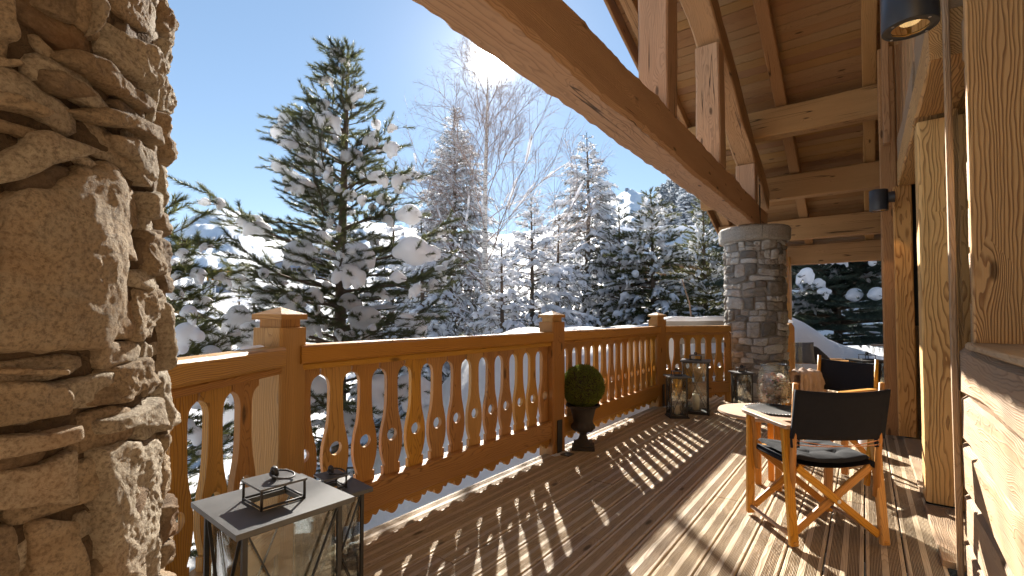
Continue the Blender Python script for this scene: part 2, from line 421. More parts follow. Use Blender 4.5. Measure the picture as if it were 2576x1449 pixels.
def npmesh(name, V, F, mat, smooth=False):
    V = np.asarray(V, dtype=np.float32).reshape(-1, 3); F = np.asarray(F, dtype=np.int32)
    k = F.shape[1]; me = bpy.data.meshes.new(name)
    me.vertices.add(len(V)); me.vertices.foreach_set('co', V.ravel())
    me.loops.add(F.size); me.loops.foreach_set('vertex_index', F.ravel())
    me.polygons.add(len(F)); me.polygons.foreach_set('loop_start', np.arange(0, F.size, k, dtype=np.int32))
    me.polygons.foreach_set('loop_total', np.full(len(F), k, dtype=np.int32))
    if smooth: me.polygons.foreach_set('use_smooth', np.ones(len(F), dtype=bool))
    me.materials.append(mat); me.update(calc_edges=True); return me
def inst(tv, tf, A, P):
    """merge copies of a triangle template: A (n,3,3), P (n,3)"""
    A = np.asarray(A); P = np.asarray(P); n = len(P)
    V = np.einsum('nij,kj->nki', A, tv) + P[:, None, :]
    F = tf[None] + (np.arange(n)*len(tv))[:, None, None]
    return V.reshape(-1, 3), F.reshape(-1, tf.shape[1])
def cat(parts):
    Vs, Fs, o = [], [], 0
    for V, F in parts:
        Vs.append(V); Fs.append(F+o); o += len(V)
    return np.concatenate(Vs), np.concatenate(Fs)
def nfield(P, scale, seed=0, octaves=3):
    out_ = np.zeros(len(P))
    off = Vector((seed*13.7, seed*7.3, seed*3.1))
    for i, p in enumerate(P):
        out_[i] = noise.fractal((Vector(p)+off)*scale, .7, 2.1, octaves, noise_basis='PERLIN_ORIGINAL')
    return out_

def frame(p0, p1, up=(0, 0, 1)):
    """matrix at p0 whose X runs to p1 and whose Z leans to up"""
    p0 = Vector(p0); p1 = Vector(p1); x = (p1-p0).normalized(); u = Vector(up)
    y = u.cross(x).normalized(); z = x.cross(y).normalized()
    m = Matrix((x, y, z)).transposed().to_4x4(); m.translation = p0; return m

def timber_mesh(L, w, h, mat, ch=.008, wav=.004, seg=None, seed=0, fq=2.1):
    """hewn timber along +X, centred in Y and Z, chamfered with uneven edges"""
    r = random.Random(seed*31+5); seg = seg or max(2, int(L/.22)); mb = MB(); n = 8
    ph = [r.uniform(0, 50) for _ in range(8)]
    for i in range(seg+1):
        x = L*i/seg
        for c, (sy, sz) in enumerate(((-1, -1), (1, -1), (1, 1), (-1, 1))):
            k = ch*(1+.9*noise.noise(Vector((x*fq+ph[c], c*3.3, seed))))+.001
            dy = wav*noise.noise(Vector((x*1.7, c*7.7+ph[c+4], seed+.5))); dz = wav*noise.noise(Vector((x*1.7+9, c*5.7+ph[c+4], seed+.5)))
            a = (x, sy*w/2+dy, sz*(h/2-k)+dz); b = (x, sy*(w/2-k)+dy, sz*h/2+dz)
            mb.v += [a, b] if c in (0, 2) else [b, a]
    # order: c0 (a,b) c1 (b,a) c2 (a,b) c3 (b,a)
    for i in range(seg):
        for j in range(n):
            mb.f.append((i*n+j, i*n+(j+1) % n, (i+1)*n+(j+1) % n, (i+1)*n+j)); mb.m.append(0)
    mb.f.append(tuple(range(n-1, -1, -1))); mb.m.append(0)
    mb.f.append(tuple(seg*n+j for j in range(n))); mb.m.append(0)
    return mb.mesh('timber', mat)
_tc = [0]
def timber(name, p0, p1, w, h, mat, parent=None, up=(0, 0, 1), ch=.008, wav=.004, seg=None, fq=2.1):
    _tc[0] += 1
    p0 = Vector(p0); p1 = Vector(p1)
    return link(name, timber_mesh((p1-p0).length, w, h, M[mat], ch, wav, seg, _tc[0], fq), frame(p0, p1, up), parent)
def upright(name, x0, x1, y0, y1, z0, z1, mat, parent=None, **kw):
    return timber(name, ((x0+x1)/2, (y0+y1)/2, z0), ((x0+x1)/2, (y0+y1)/2, z1), y1-y0, x1-x0, mat, parent, up=(1, 0, 0), **kw)
# ================================================================ ground
def sstep(a, b, x):
    t = np.clip((x-a)/(b-a), 0, 1); return t*t*(3-2*t)
def ground_h(X, Y):
    X = np.asarray(X, float); Y = np.asarray(Y, float)
    d = np.hypot(X, Y)
    c = .802*X + .597*Y; z = -.597*X + .802*Y
    az = np.degrees(np.arctan2(c, z))            # degrees right of the view
    h = -2.3 + 0*X
    # snow bank beyond the second and third rail sections
    m = sstep(2.6, 7.4, Y)*sstep(-9.5, -5.0, X)*(1-sstep(16, 24, Y))
    h = h + m*3.30
    h = h - .32*sstep(7.4, 8.2, Y)*sstep(-9.5, -5, X)*(1-sstep(-3.4, -2.6, X))*0
    # under the deck and house the ground stays low
    dk = sstep(-2.85, -2.45, X)*(1-sstep(12.0, 12.4, Y)); h = np.where(X > -2.85, h*(1-dk) + (-.75)*dk, h)
    # snowfield level with the terrace at the far end, mound at its left
    far = sstep(11.8, 12.4, Y)*sstep(-3.5, -2.2, X)*(1-sstep(26, 34, Y))
    h = h*(1-far) + far*(-.12 + .95*np.exp(-(((X+1.35)/1.0)**2 + ((Y-13.4)/1.1)**2)) + .95*np.exp(-(((X+2.6)/1.2)**2 + ((Y-13.6)/1.5)**2)) + .35*np.exp(-(((X-.2)/1.1)**2 + ((Y-13.9)/1.0)**2)))
    # valley and slopes further off
    rise = sstep(26, 60, d)*1.6 + sstep(60, 190, d)*9.5 + sstep(150, 420, d)*18
    hill = np.exp(-((az-26)/13)**2)*sstep(28, 72, d)*17
    h = h + np.where(z > -20, rise + hill, rise*.4)
    return h
def gh(x, y): return float(ground_h(x, y))

def polar_grid(radii, azs, hfun, amp, mat, name):
    R, A = np.meshgrid(radii, azs, indexing='ij')
    X = R*np.sin(A); Y = R*np.cos(A)
    H = hfun(X, Y, R, A)
    V = np.stack([X, Y, H], -1).reshape(-1, 3)
    nr, na = R.shape
    i, j = np.meshgrid(np.arange(nr-1), np.arange(na-1), indexing='ij')
    a = (i*na+j).ravel(); F = np.stack([a, a+na, a+na+1, a+1], -1)
    return link(name, npmesh(name, V, F, mat, True))
def near_h(X, Y, R, A):
    H = ground_h(X, Y)
    P = np.stack([X, Y, 0*X], -1).reshape(-1, 3)
    n = nfield(P, .45, 1, 3).reshape(X.shape)
    n2 = nfield(P, 2.2, 2, 2).reshape(X.shape)
    m = (R < 60)
    return H + n*.10*np.clip(R/8, .5, 3) + np.where(m, n2*.055, 0)
radii = np.concatenate([np.linspace(.4, 3, 6)[:-1], np.geomspace(3, 32, 90)[:-1], np.geomspace(32, 900, 60)])
g = polar_grid(radii, np.linspace(-math.pi, math.pi, 361), near_h, 0, M['gsnow'], 'snow_ground')
tag(g, 'snow covered garden and valley floor below the terrace', None, None, 'structure')

# mountains: real terrain from 700 m out to the skyline
sky_pts = [(-900, 560), (-200, 560), (300, 600), (435, 588), (480, 550), (520, 533), (560, 528), (612, 536), (660, 573), (720, 610), (800, 578), (920, 556), (1000, 572), (1100, 590), (1250, 596), (1340, 584),
           (1400, 572), (1450, 556), (1500, 528), (1540, 503), (1585, 478), (1625, 492), (1660, 520), (1720, 540), (1800, 520), (1900, 500), (2100, 480), (2500, 480), (3600, 520)]
az_s = np.array([math.atan2(ray(x, y).x, ray(x, y).y) for x, y in sky_pts])
el_s = np.array([math.atan(ray(x, y).z/math.hypot(ray(x, y).x, ray(x, y).y)) for x, y in sky_pts])
def mtn_h(X, Y, R, A):
    el = np.interp(A, az_s, el_s)
    u = np.clip((R-650)/(2300-650), 0, 1.35)
    prof = np.where(u <= 1, .30*u + .70*u**1.7, 1-(u-1)*1.1)
    H = 8 + 1.25 + np.tan(el)*2300*prof
    P = np.stack([X, Y, 0*X], -1).reshape(-1, 3)*.001
    n = nfield(P, 3.2, 5, 6).reshape(X.shape)
    rid = 1-2*np.abs(nfield(P, 5.0, 9, 5)).reshape(X.shape)
    env = np.sin(np.clip(u, 0, 1)*math.pi)**.7*.9
    return H + env*(n*34 + (rid-.6)*14) + nfield(P, 26, 3, 3).reshape(X.shape)*6*np.clip(u*2, 0, 1)
mt = polar_grid(np.linspace(600, 2800, 90), np.linspace(az_s[0], az_s[-1], 620), mtn_h, 0, M['mountain'], 'snowy_mountain')
tag(mt, 'snow covered mountain range with rocky ridges behind the valley', None, None, 'structure')

# ================================================================ deck
PITCHX = .1665; X0 = -.188
def deck_board_mesh(L, seed, w=PITCHX-.007):
    """grooved larch board along +X, top at z=0"""
    r = random.Random(seed); prof = []
    edge, mid = .017, .027
    gw = (w-2*edge-mid)/2; n = 8; p = gw/n
    x = -w/2
    prof += [(x, -.026), (x, -.005), (x+.004, 0), (x+edge, 0)]
    def grooves(x):
        o = []
        for i in range(n):
            a = x+i*p
            o += [(a+p*.14, -.0), (a+p*.24, -.0045), (a+p*.72, -.0045), (a+p*.82, 0)]
        return o
    prof += grooves(x+edge)
    prof += [(x+edge+gw, 0), (x+edge+gw+mid, 0)]
    prof += grooves(x+edge+gw+mid)
    prof += [(w/2-edge, 0), (w/2-.004, 0), (w/2, -.005), (w/2, -.026)]
    k = len(prof); vs = []; seg = max(1, int(L/.8)); dz = r.uniform(-.0015, .0015); fs = []
    for i in range(seg+1):
        s_ = L*i/seg; b = .0015*noise.noise(Vector((s_, seed, 0)))+dz
        vs += [(s_, -y, z+b) for y, z in prof]
    for i in range(seg):
        for j in range(k):
            fs.append((i*k+j, (i+1)*k+j, (i+1)*k+(j+1) % k, i*k+(j+1) % k))
    fs += [tuple(range(k)), tuple(seg*k+j for j in reversed(range(k)))]
    me = bpy.data.meshes.new('deck_board'); me.from_pydata(vs, [], fs); me.materials.append(M['deck']); me.materials.append(M['groove'])
    low = [1 if (prof[j][1] < -.003 and prof[(j+1) % k][1] < -.003 and prof[j][1] > -.0049 and prof[(j+1) % k][1] > -.0049) else 0 for j in range(k)]
    me.polygons.foreach_set('material_index', (low*seg)+[0, 0]); me.update()
    return me
deck = empty('deck', (-1, 4, 0), 'grooved larch decking boards of the terrace', None, None, 'structure')
nb = 0
for i in range(-13, 3):
    xc = X0 + PITCHX*(i+.5)
    y = -2.2 + random.Random(i).uniform(-1.5, .2)
    while y < 12.1:
        L = random.Random(i*77+nb).choice([2.8, 3.4, 4.0, 4.5]); y1 = min(y+L, 12.2)
        if y1-y < .5: break
        me = deck_board_mesh(y1-y-.004, nb+3)
        link('deck_board', me, frame((xc, y, 0), (xc, y1, 0)), deck); y = y1; nb += 1
# smooth grey edge boards on the garden side, fascia and dark joists below
XE = X0 + PITCHX*-13
fas = MB(); fas.box(XE+.0, XE+.03, -3, 12.15, -.24, -.03); fas.build('fascia_board', M['under'], deck)
for k in range(22):
    y = -2.8+.7*k
    jb = MB(); jb.box(XE+.035, .33, y, y+.07, -.2, -.032); jb.build('joist', M['under'], deck)

# ================================================================ house
house = empty('chalet_house', (.5, 3, 0), 'weathered timber chalet wall with deep window bays on the right', 'house')
WX = .37
LH = .232
nlog = int(6.4/LH)
for i in range(nlog):
    z0 = -.06 + i*LH*1.0; z1 = z0+LH-.004; zc = (z0+z1)/2
    off = .010*noise.noise(Vector((i*3.3, 1, 1)))
    if z1 < 1.12:
        timber('log', (WX+.14+off, -1.6, zc), (WX+.14+off, 3.19, zc), .28, LH-.004, 'log', house, ch=.018, wav=.012)
        timber('log', (WX+.14+off, 6.42, zc), (WX+.14+off, 11.2, zc), .28, LH-.004, 'log', house, ch=.018, wav=.012)
    elif z0 < 3.3:
        timber('log', (WX+.185+off, 2.895, zc), (WX+.185+off, 3.19, zc), .28, LH-.004, 'log', house, ch=.018, wav=.008)
        timber('log', (WX+.14+off, -1.6, zc), (WX+.14+off, .75, zc), .28, LH-.004, 'log', house, ch=.018, wav=.008)
# window in the near wall: sill, jamb, glass
sill = MB(); sill.box(WX-.012, WX+.55, .70, 2.98, 1.095, 1.125)
timber('window_sill', (WX+.27, .72, 1.115), (WX+.27, 2.89, 1.115), .57, .03, 'log', house, ch=.006)
upright('window_jamb', WX+.008, WX+.50, 2.835, 2.89, 1.131, 3.4, 'wallpost', house, ch=.004, wav=.002)
upright('window_jamb', WX+.008, WX+.50, .76, .815, 1.131, 3.4, 'wallpost', house, ch=.004, wav=.002)
gl = MB(); gl.box(WX+.44, WX+.45, .82, 2.83, 1.14, 3.3); gl.build('window_pane', M['window_glass'], house)
# corner trim, window bay posts, headers
upright('corner_trim', WX-.030, WX-.004, 3.165, 3.205, -.02, 3.3, 'log', house, ch=.004, wav=.003)
upright('bay_post', .30, .50, 4.10, 4.32, .04, 2.53, 'wallpost', house, ch=.012, wav=.005)
upright('bay_post', .255, .40, 6.17, 6.33, .04, 2.56, 'wallpost', house, ch=.010, wav=.005)
upright('corner_post', .155, .30, 6.36, 6.52, .0, 4.1, 'roofwood', house, ch=.010, wav=.006)
upright('cladding_board', .305, .37, 6.36, 6.50, .0, 4.1, 'roofwood', house, ch=.006, wav=.004)
upright('cladding_board', .18, .24, 6.02, 6.15, 2.98, 4.6, 'roofwood', house, ch=.006, wav=.004)
# frames and glass in the bays
for (a, b) in ((3.21, 4.09), (4.33, 6.16)):
    upright('door_frame', .44, .50, a, a+.07, .05, 2.55, 'wallpost', house, ch=.003, wav=.001)
    upright('door_frame', .44, .50, b-.07, b, .05, 2.55, 'wallpost', house, ch=.003, wav=.001)
    g_ = MB(); g_.box(.465, .475, a+.08, b-.08, .06, 2.5); g_.build('door_pane', M['window_glass'], house)
    timber('bay_sill', (.42, a-.0, .012), (.42, b, .012), .26, .034, 'log', house, ch=.004, wav=.001)
    timber('header_beam', (.40, a, 2.68), (.40, b, 2.68), .22, .24, 'wallpost', house, ch=.01, wav=.006)
    timber('header_beam', (.40, a, 2.925), (.40, b, 2.925), .20, .24, 'log', house, ch=.012, wav=.01)
timber('header_beam', (.38, 4.09, 2.69), (.38, 4.33, 2.69), .18, .22, 'wallpost', house, ch=.01)
timber('header_beam', (.40, .76, 3.52), (.40, 3.2, 3.52), .22, .24, 'log', house, ch=.01)
ROOF0, RSL = 3.90, .385
def hp(y): return ROOF0 - RSL*(y-7.74)            # underside of purlins
def hc(y): return hp(y) + .56                     # underside of ceiling boards
yy = 3.2; i = 0
while yy < 12.0:
    w_ = .19+.03*math.sin(i*2.3); lo = 3.06 if yy < 6.2 else 2.56
    if yy < 6.2 or True:
        upright('cladding_board', .335+.006*(i % 2), .375, yy, min(yy+w_-.006, 12), lo if yy < 6.2 else 1.12, hc(yy+w_)-.01, 'roofwood', house, ch=.006, wav=.005)
    yy += w_; i += 1
for k in range(11):      # upper cladding over the near wall
    y = -1.6+k*.435; upright('cladding_board', .345+.006*(k % 2), .375, y, y+.43, 3.66, 6.0, 'roofwood', house, ch=.006, wav=.005)
# body of the house behind the cladding
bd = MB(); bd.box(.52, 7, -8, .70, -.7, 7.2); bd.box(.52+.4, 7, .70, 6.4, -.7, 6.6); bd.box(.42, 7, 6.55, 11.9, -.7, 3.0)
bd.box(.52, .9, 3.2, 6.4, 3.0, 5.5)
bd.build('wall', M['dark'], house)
ls = MB(); ls.box(WX-.01, WX+.3, 6.45, 11.2, 1.10, 1.14); ls.build('wall_ledge', M['log'], house)

# ================================================================ roof
roof = empty('porch_roof', (-1, 7, 3), 'timber porch roof with purlins, rafters and boarded ceiling', 'roof')
XV = -2.5
for k, y in enumerate((-1.4, .5, 2.7, 4.9, 7.74+.1, 9.3+.1, 10.7+.08, 11.73+.08)):
    timber('purlin', (XV+.04, y, hp(y)+.20), (.335, y, hp(y)+.20), .23, .40, 'roofwood', roof, ch=.012, wav=.010)
sl = math.atan(RSL)
for k, x in enumerate((-2.32, -.92, .10)):
    a = Vector((x, -1.8, hp(-1.8)+.48)); b = Vector((x, 12.45, hp(12.45)+.48))
    timber('rafter', a, b, .15, .15, 'roofwood', roof, up=(0, 0, 1), ch=.008, wav=.006)
y = 12.55; k = 0
while y > 1.6:
    w_ = .135
    yc = y-w_/2
    dz = .008*((k*7) % 3)/3
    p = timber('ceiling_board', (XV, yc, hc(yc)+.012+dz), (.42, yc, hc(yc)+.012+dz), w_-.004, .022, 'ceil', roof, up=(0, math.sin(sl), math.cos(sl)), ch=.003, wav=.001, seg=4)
    y -= w_*math.cos(sl)+.0015; k += 1
rs = MB()
def slab(mb, y0, y1, t0, t1, x0, x1, hf=hc):
    vs = []
    for x in (x0, x1):
        vs += [(x, y0, hf(y0)+t0), (x, y1, hf(y1)+t0), (x, y1, hf(y1)+t1), (x, y0, hf(y0)+t1)]
    mb.add(vs, [(0, 1, 2, 3), (4, 7, 6, 5), (0, 4, 5, 1), (1, 5, 6, 2), (2, 6, 7, 3), (3, 7, 4, 0)])
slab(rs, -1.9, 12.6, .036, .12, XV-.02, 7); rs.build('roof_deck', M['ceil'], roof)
r2 = MB(); slab(r2, -1.9, 1.6, .0, .03, XV, .42); r2.build('ceiling_panel', M['ceil'], roof)
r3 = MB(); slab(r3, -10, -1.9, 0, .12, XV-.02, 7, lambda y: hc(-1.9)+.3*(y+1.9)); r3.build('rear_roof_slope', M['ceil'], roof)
sn = MB(); slab(sn, -1.9, 12.7, .14, .55, XV-.06, 7.1); sn.build('roof_snow', M['gsnow'], roof, smooth=False, bevel=.08)
a = Vector((XV-.045, -1.9, hc(-1.9)-.02)); b = Vector((XV-.045, 12.6, hc(12.6)-.02))
timber('verge_board', a, b, .035, .30, 'roofwood', roof, ch=.004, wav=.004)
a = Vector((XV-.095, -1.9, hc(-1.9)+.09)); b = Vector((XV-.095, 12.6, hc(12.6)+.09))
timber('verge_board', a, b, .06, .14, 'roofwood', roof, ch=.004, wav=.004)

# truss standing on the two stone pillars
BX0, BX1 = -1.54, -1.26
truss = empty('roof_truss', (-1.4, 4, 2.6), 'heavy hewn timber truss resting on the round stone pillars', 'roof truss')
timber('tie_beam', (-1.40, -.9, 2.775), (-1.40, 8.75, 2.775), BX1-BX0, .37, 'beam', truss, ch=.024, wav=.016, seg=190, fq=11)
def hr(y): return 4.40 - .41*(y-5.62)
for (y0, y1) in ((3.87, 4.13), (5.62, 5.90), (7.73, 7.95), (1.9, 2.16)):
    upright('truss_post', BX0+.01, BX1-.01, y0, y1, 2.955, hr(y1)+.06, 'beam', truss, ch=.012, wav=.008)
a = Vector((-1.4, -1.2, hr(-1.2)+.19)); b = Vector((-1.4, 9.05, hr(9.05)+.19))
timber('principal_rafter', a, b, BX1-BX0-.01, .35, 'roofwood', truss, ch=.014, wav=.022)
st = MB(); st.box(BX1-.004, BX1+.006, 8.02, 8.08, 2.60, 3.25); st.build('iron_strap', M['iron'], truss)

# far porch post with its brace, beyond the pillar
fp = empty('porch_post', (-1.34, 11.75, 0), 'slim timber porch post with a knee brace behind the far stone pillar', 'post')
upright('post', -1.44, -1.26, 11.66, 11.84, 0, 2.50, 'post', fp)
timber('knee_brace', (-1.33, 11.62, 1.55), (-1.33, 10.95, 2.75), .14, .16, 'roofwood', fp, up=(1, 0, 0))

# ================================================================ stones and pillars
def stone_part(name, poly, surf, thick, mat, parent, K=40, Mr=10, amp=.006, seed=0, gap=.006, fine=.35):
    """poly: (s, h) outline on an unrolled surface; surf(s, h, out) -> world point. A rounded thick stone."""
    P = np.array(poly, float); c = P.mean(0); r = random.Random(seed)
    # resample outline by arc length
    Q = np.vstack([P, P[:1]]); seg = np.hypot(*(Q[1:]-Q[:-1]).T); cum = np.concatenate([[0], np.cumsum(seg)])
    tt = np.linspace(0, cum[-1], K, endpoint=False)
    B = np.stack([np.interp(tt, cum, Q[:, 0]), np.interp(tt, cum, Q[:, 1])], -1)
    for _ in range(1): B = (np.roll(B, 1, 0) + B*2 + np.roll(B, -1, 0))/4
    size = math.sqrt(max(1e-6, (P[:, 0].max()-P[:, 0].min())*(P[:, 1].max()-P[:, 1].min())))
    d = B-c; ln = np.hypot(*d.T)[:, None]; B = c + d*np.clip(1-gap/np.maximum(ln, 1e-3), .5, 1)
    jit = np.array([noise.noise(Vector((b[0]*28, b[1]*28, seed))) for b in B])[:, None]
    B = B + d/np.maximum(ln, 1e-3)*jit*min(.012, size*.05)
    rad = [0]+list(np.linspace(1/Mr, .93, Mr-1))+[1.0]
    tilt = (r.uniform(-.12, .12), r.uniform(-.12, .12)); base = r.uniform(-.3, .3)*thick
    vs = []; orig = []
    def outv(s, h, ro):
        e = thick*(1-ro**9)**.5 if ro < 1 else -.035
        q = Vector((s*9, h*9, seed*1.7))
        n = noise.fractal(q, .8, 2.2, 4)*amp*1.6 + abs(noise.noise(q*1.1+Vector((5, 5, 5))))*amp*1.5
        n += (noise.noise(Vector((s*55, h*55, seed)))+.7*noise.noise(Vector((s*120, h*120, seed))))*amp*fine
        # broken facets
        cells = noise.voronoi(Vector((s*11, h*14, seed*.7)), distance_metric='DISTANCE', exponent=2.5)[0]
        n += (cells[0]-.35)*amp*1.0
        return e + base*(1-ro**8) + (n + (s-c[0])*tilt[0] + (h-c[1])*tilt[1])*(1 if ro < .97 else .3)
    vs.append(surf(c[0], c[1], outv(c[0], c[1], 0)))
    for ro in rad[1:]:
        for b in B:
            s_, h_ = c + (b-c)*ro
            vs.append(surf(s_, h_, outv(s_, h_, ro)))
    fs = [(0, 1+j, 1+(j+1) % K) for j in range(K)]
    for i in range(len(rad)-2):
        for j in range(K):
            fs.append((1+i*K+j, 1+(i+1)*K+j, 1+(i+1)*K+(j+1) % K, 1+i*K+(j+1) % K))
    # inner ring closes into the mortar
    cw = sum(vs, Vector())/len(vs)
    me = bpy.data.meshes.new('stone'); me.from_pydata([tuple(v-cw) for v in vs], [], fs); me.materials.append(M[mat])
    bm = bmesh.new(); bm.from_mesh(me); bmesh.ops.recalc_face_normals(bm, faces=bm.faces)
    # open shells: make sure they face out
    bm.to_mesh(me); bm.free()
    me.polygons.foreach_set('use_smooth', [True]*len(me.polygons)); me.update()
    return link(name, me, Matrix.Translation(cw), parent)
def courses(s0, s1, h0, h1, rnd, hmin=.05, hmax=.20, wmin=.10, wmax=.34):
    """random rubble coursing; yields outlines"""
    polys = []; h = h0
    def wave(hh, s): return hh + .018*math.sin(s*5.1+hh*9) + .012*math.sin(s*13+hh*4)
    while h < h1-.03:
        hh = rnd.uniform(hmin, hmax); hh = min(hh, h1-h) if h1-h-hh > .04 else h1-h
        s = s0
        while s < s1-.02:
            w = rnd.uniform(wmin, wmax)*(1 if hh > .09 else 1.2); w = w if s1-s-w > .07 else s1-s
            j = lambda a=.016: rnd.uniform(-a, a)
            lean0, lean1 = j(.03), j(.03)
            q = [(s+lean0*.3, h), (s+w+lean1*.3, h), (s+w-lean1*.3, h+hh), (s-lean0*.3, h+hh)]
            def quad(a0, a1, b0, b1):
                x0, x1 = s+w*a0, s+w*a1; y0, y1 = h+hh*b0, h+hh*b1
                return [(x0+j(.008), wave(y0, x0)+j(.008)), ((x0+x1)/2+j(.01), wave(y0, (x0+x1)/2)+j(.010)), (x1+j(.008), wave(y0, x1)+j(.008)), (x1+j(.008), (wave(y0, x1)+wave(y1, x1))/2),
                        (x1+j(.010), wave(y1, x1)+j(.010)), ((x0+x1)/2+j(.02), wave(y1, (x0+x1)/2)+j(.012)), (x0+j(.010), wave(y1, x0)+j(.010)), (x0+j(.008), (wave(y0, x0)+wave(y1, x0))/2)]
            if hh > .13 and rnd.random() < .55:
                k = rnd.uniform(.35, .65); polys.append(quad(0, 1, 0, k))
                if w > .2 and rnd.random() < .5:
                    m_ = rnd.uniform(.4, .6); polys += [quad(0, m_, k, 1), quad(m_, 1, k, 1)]
                else: polys.append(quad(0, 1, k, 1))
            else: polys.append(quad(0, 1, 0, 1))
            s += w
        h += hh
    return polys

# far pillar
PC2 = Vector((-1.36, 8.12, 0)); PR2 = .405
pil = empty('stone_pillar', PC2, 'round rubble stone pillar under a granite cap at the end of the rail', 'pillar')
def surf2(s, h, o):
    a = s/PR2; rr = PR2 + o - .012 + .018*max(0, 1-h/2.4)
    return Vector((PC2.x+rr*math.cos(a), PC2.y+rr*math.sin(a), h))
rnd = random.Random(21); n_ = 0
for p in courses(0, 2*math.pi*PR2, -.02, 2.41, rnd, .045, .23, .08, .36):
    stone_part('stone', p, surf2, .026, 'farstone', pil, K=24, Mr=6, amp=.012, seed=n_, gap=.003, fine=.7); n_ += 1
core = MB(); core.lathe([(PR2+.014, -.3), (PR2+.010, .5), (PR2+.004, 1.3), (PR2-.003, 2.42)], 48); core.build('mortar', M['mortar_grey'], pil, Matrix.Translation(PC2), smooth=True)
def cap(center, R, parent, z0, z1):
    for k in range(3):
        a0 = 2*math.pi*k/3 - 1.18; a1 = a0+2*math.pi/3-.012
        mb = MB(); n = 14
        for i in range(n+1):
            a = a0+(a1-a0)*i/n
            for r_, z in ((.02, z0), (R-.035, z0), (R-.012, z0+.02), (R, z0+.06), (R+.004, z1-.03), (R-.02, z1), (.02, z1)):
                q = 1+.012*noise.noise(Vector((a*4, z*9, k)))
                mb.v.append((r_*q*math.cos(a), r_*q*math.sin(a), z+.004*noise.noise(Vector((a*5, r_*9, 2)))))
        for i in range(n):
            for j in range(7):
                mb.f.append((i*7+j, i*7+(j+1) % 7, (i+1)*7+(j+1) % 7, (i+1)*7+j)); mb.m.append(0)
        mb.f += [tuple(range(7)), tuple(n*7+j for j in reversed(range(7)))]; mb.m += [0, 0]
        mb.build('cap_slab', M['granite'], parent, Matrix.Translation(center))
cap(PC2, .50, pil, 2.36, 2.585)

# near pillar
PC1 = Vector((-1.33, -.04, 0)); PR1 = .410
npil = empty('stone_pillar', PC1, 'large near stone pillar of rough brown slabs at the left edge', 'pillar')
def rad1(h): return PR1 - .012 + .034*max(0, min(1, (1.5-h)/1.5))
def surf1(s, h, o):
    a = s/PR1; rr = rad1(h) + o
    return Vector((PC1.x+rr*math.cos(a), PC1.y+rr*math.sin(a), h))
def hit1(x, y):
    """(s, h) on the near pillar seen at (x, y)"""
    d = ray(x, y); dx, dy = d.x, d.y
    best = None; R = PR1+.02
    for _ in range(3):
        ox, oy = CAM.x-PC1.x, CAM.y-PC1.y
        A = dx*dx+dy*dy; B = 2*(ox*dx+oy*dy); Cc = ox*ox+oy*oy-R*R; D = B*B-4*A*Cc
        if D < 0: D = 0
        t = (-B-math.sqrt(D))/(2*A); p = CAM+d*t; R = rad1(p.z)+.022
    return (math.atan2(p.y-PC1.y, p.x-PC1.x)*PR1, p.z)
polys = [
 [(-40, 500), (40, 470), (90, 455), (200, 410), (285, 390), (318, 408), (340, 450), (352, 540), (345, 700), (328, 840), (300, 888), (180, 905), (60, 915), (-40, 905)],
 [(60, 315), (120, 318), (190, 345), (268, 378), (215, 402), (110, 438), (50, 462), (-40, 480), (-40, 400), (40, 350)],
 [(75, -40), (207, -40), (219, 55), (200, 70), (140, 47), (72, 10)],
 [(-40, -40), (30, -30), (38, 40), (52, 110), (45, 120), (-40, 105)],
 [(242, -40), (270, 5), (266, 40), (240, 95), (228, 105), (238, 50)],
 [(282, 40), (330, 80), (392, 115), (405, 160), (400, 215), (385, 240), (330, 205), (240, 125), (245, 95)],
 [(290, -40), (372, -40), (388, 30), (378, 95), (335, 72), (297, 25)],
 [(112, 125), (170, 110), (250, 140), (340, 228), (395, 268), (398, 295), (340, 272), (250, 212), (112, 140)],
 [(80, 165), (150, 165), (225, 212), (262, 250), (200, 258), (120, 235), (75, 195)],
 [(-40, 130), (60, 145), (80, 165), (30, 178), (-40, 170)],
 [(-40, 215), (40, 225), (100, 255), (150, 290), (130, 306), (60, 290), (-40, 262)],
 [(150, 270), (265, 262), (330, 285), (395, 318), (400, 375), (330, 330), (250, 315)],
 [(270, 325), (330, 338), (395, 385), (402, 440), (385, 470), (350, 440), (325, 400), (285, 375)],
 [(362, 478), (402, 475), (410, 560), (372, 555)],
 [(370, 570), (410, 575), (416, 640), (408, 705), (375, 700), (362, 640)],
 [(352, 715), (408, 720), (412, 780), (362, 868), (335, 868), (345, 760)],
 [(-40, 925), (60, 920), (180, 928), (180, 945), (100, 950), (-40, 942)],
 [(-40, 955), (100, 950), (190, 960), (205, 1000), (200, 1050), (100, 1070), (-40, 1085)],
 [(215, 975), (250, 925), (330, 900), (395, 890), (405, 960), (370, 985), (330, 1018), (215, 1035)],
 [(-40, 1100), (110, 1080), (215, 1062), (215, 1105), (120, 1145), (-40, 1170)],
 [(228, 1060), (330, 1030), (405, 990), (410, 1080), (300, 1085), (232, 1105)],
 [(222, 1122), (300, 1096), (405, 1095), (415, 1180), (420, 1300), (425, 1480), (262, 1480), (228, 1300)],
 [(-40, 1185), (100, 1160), (212, 1118), (215, 1270), (100, 1290), (-40, 1300)],
 [(-40, 1312), (45, 1310), (62, 1345), (50, 1480), (-40, 1480)],
 [(70, 1305), (205, 1290), (245, 1480), (66, 1480)],
]
for k, pl in enumerate(polys):
    q = [hit1(x, y) for x, y in pl]
    sm = 100 if k in (0, 5, 7, 21) else 64
    stone_part('stone', q, surf1, .026, 'nearstone', npil, K=sm, Mr=40 if k in (0, 5, 7, 21) else 24, amp=.0075 if k in (5, 14, 15, 18, 21) else .0036, seed=100+k, gap=.005, fine=.55 if k in (5, 14, 15, 18, 21) else .5)
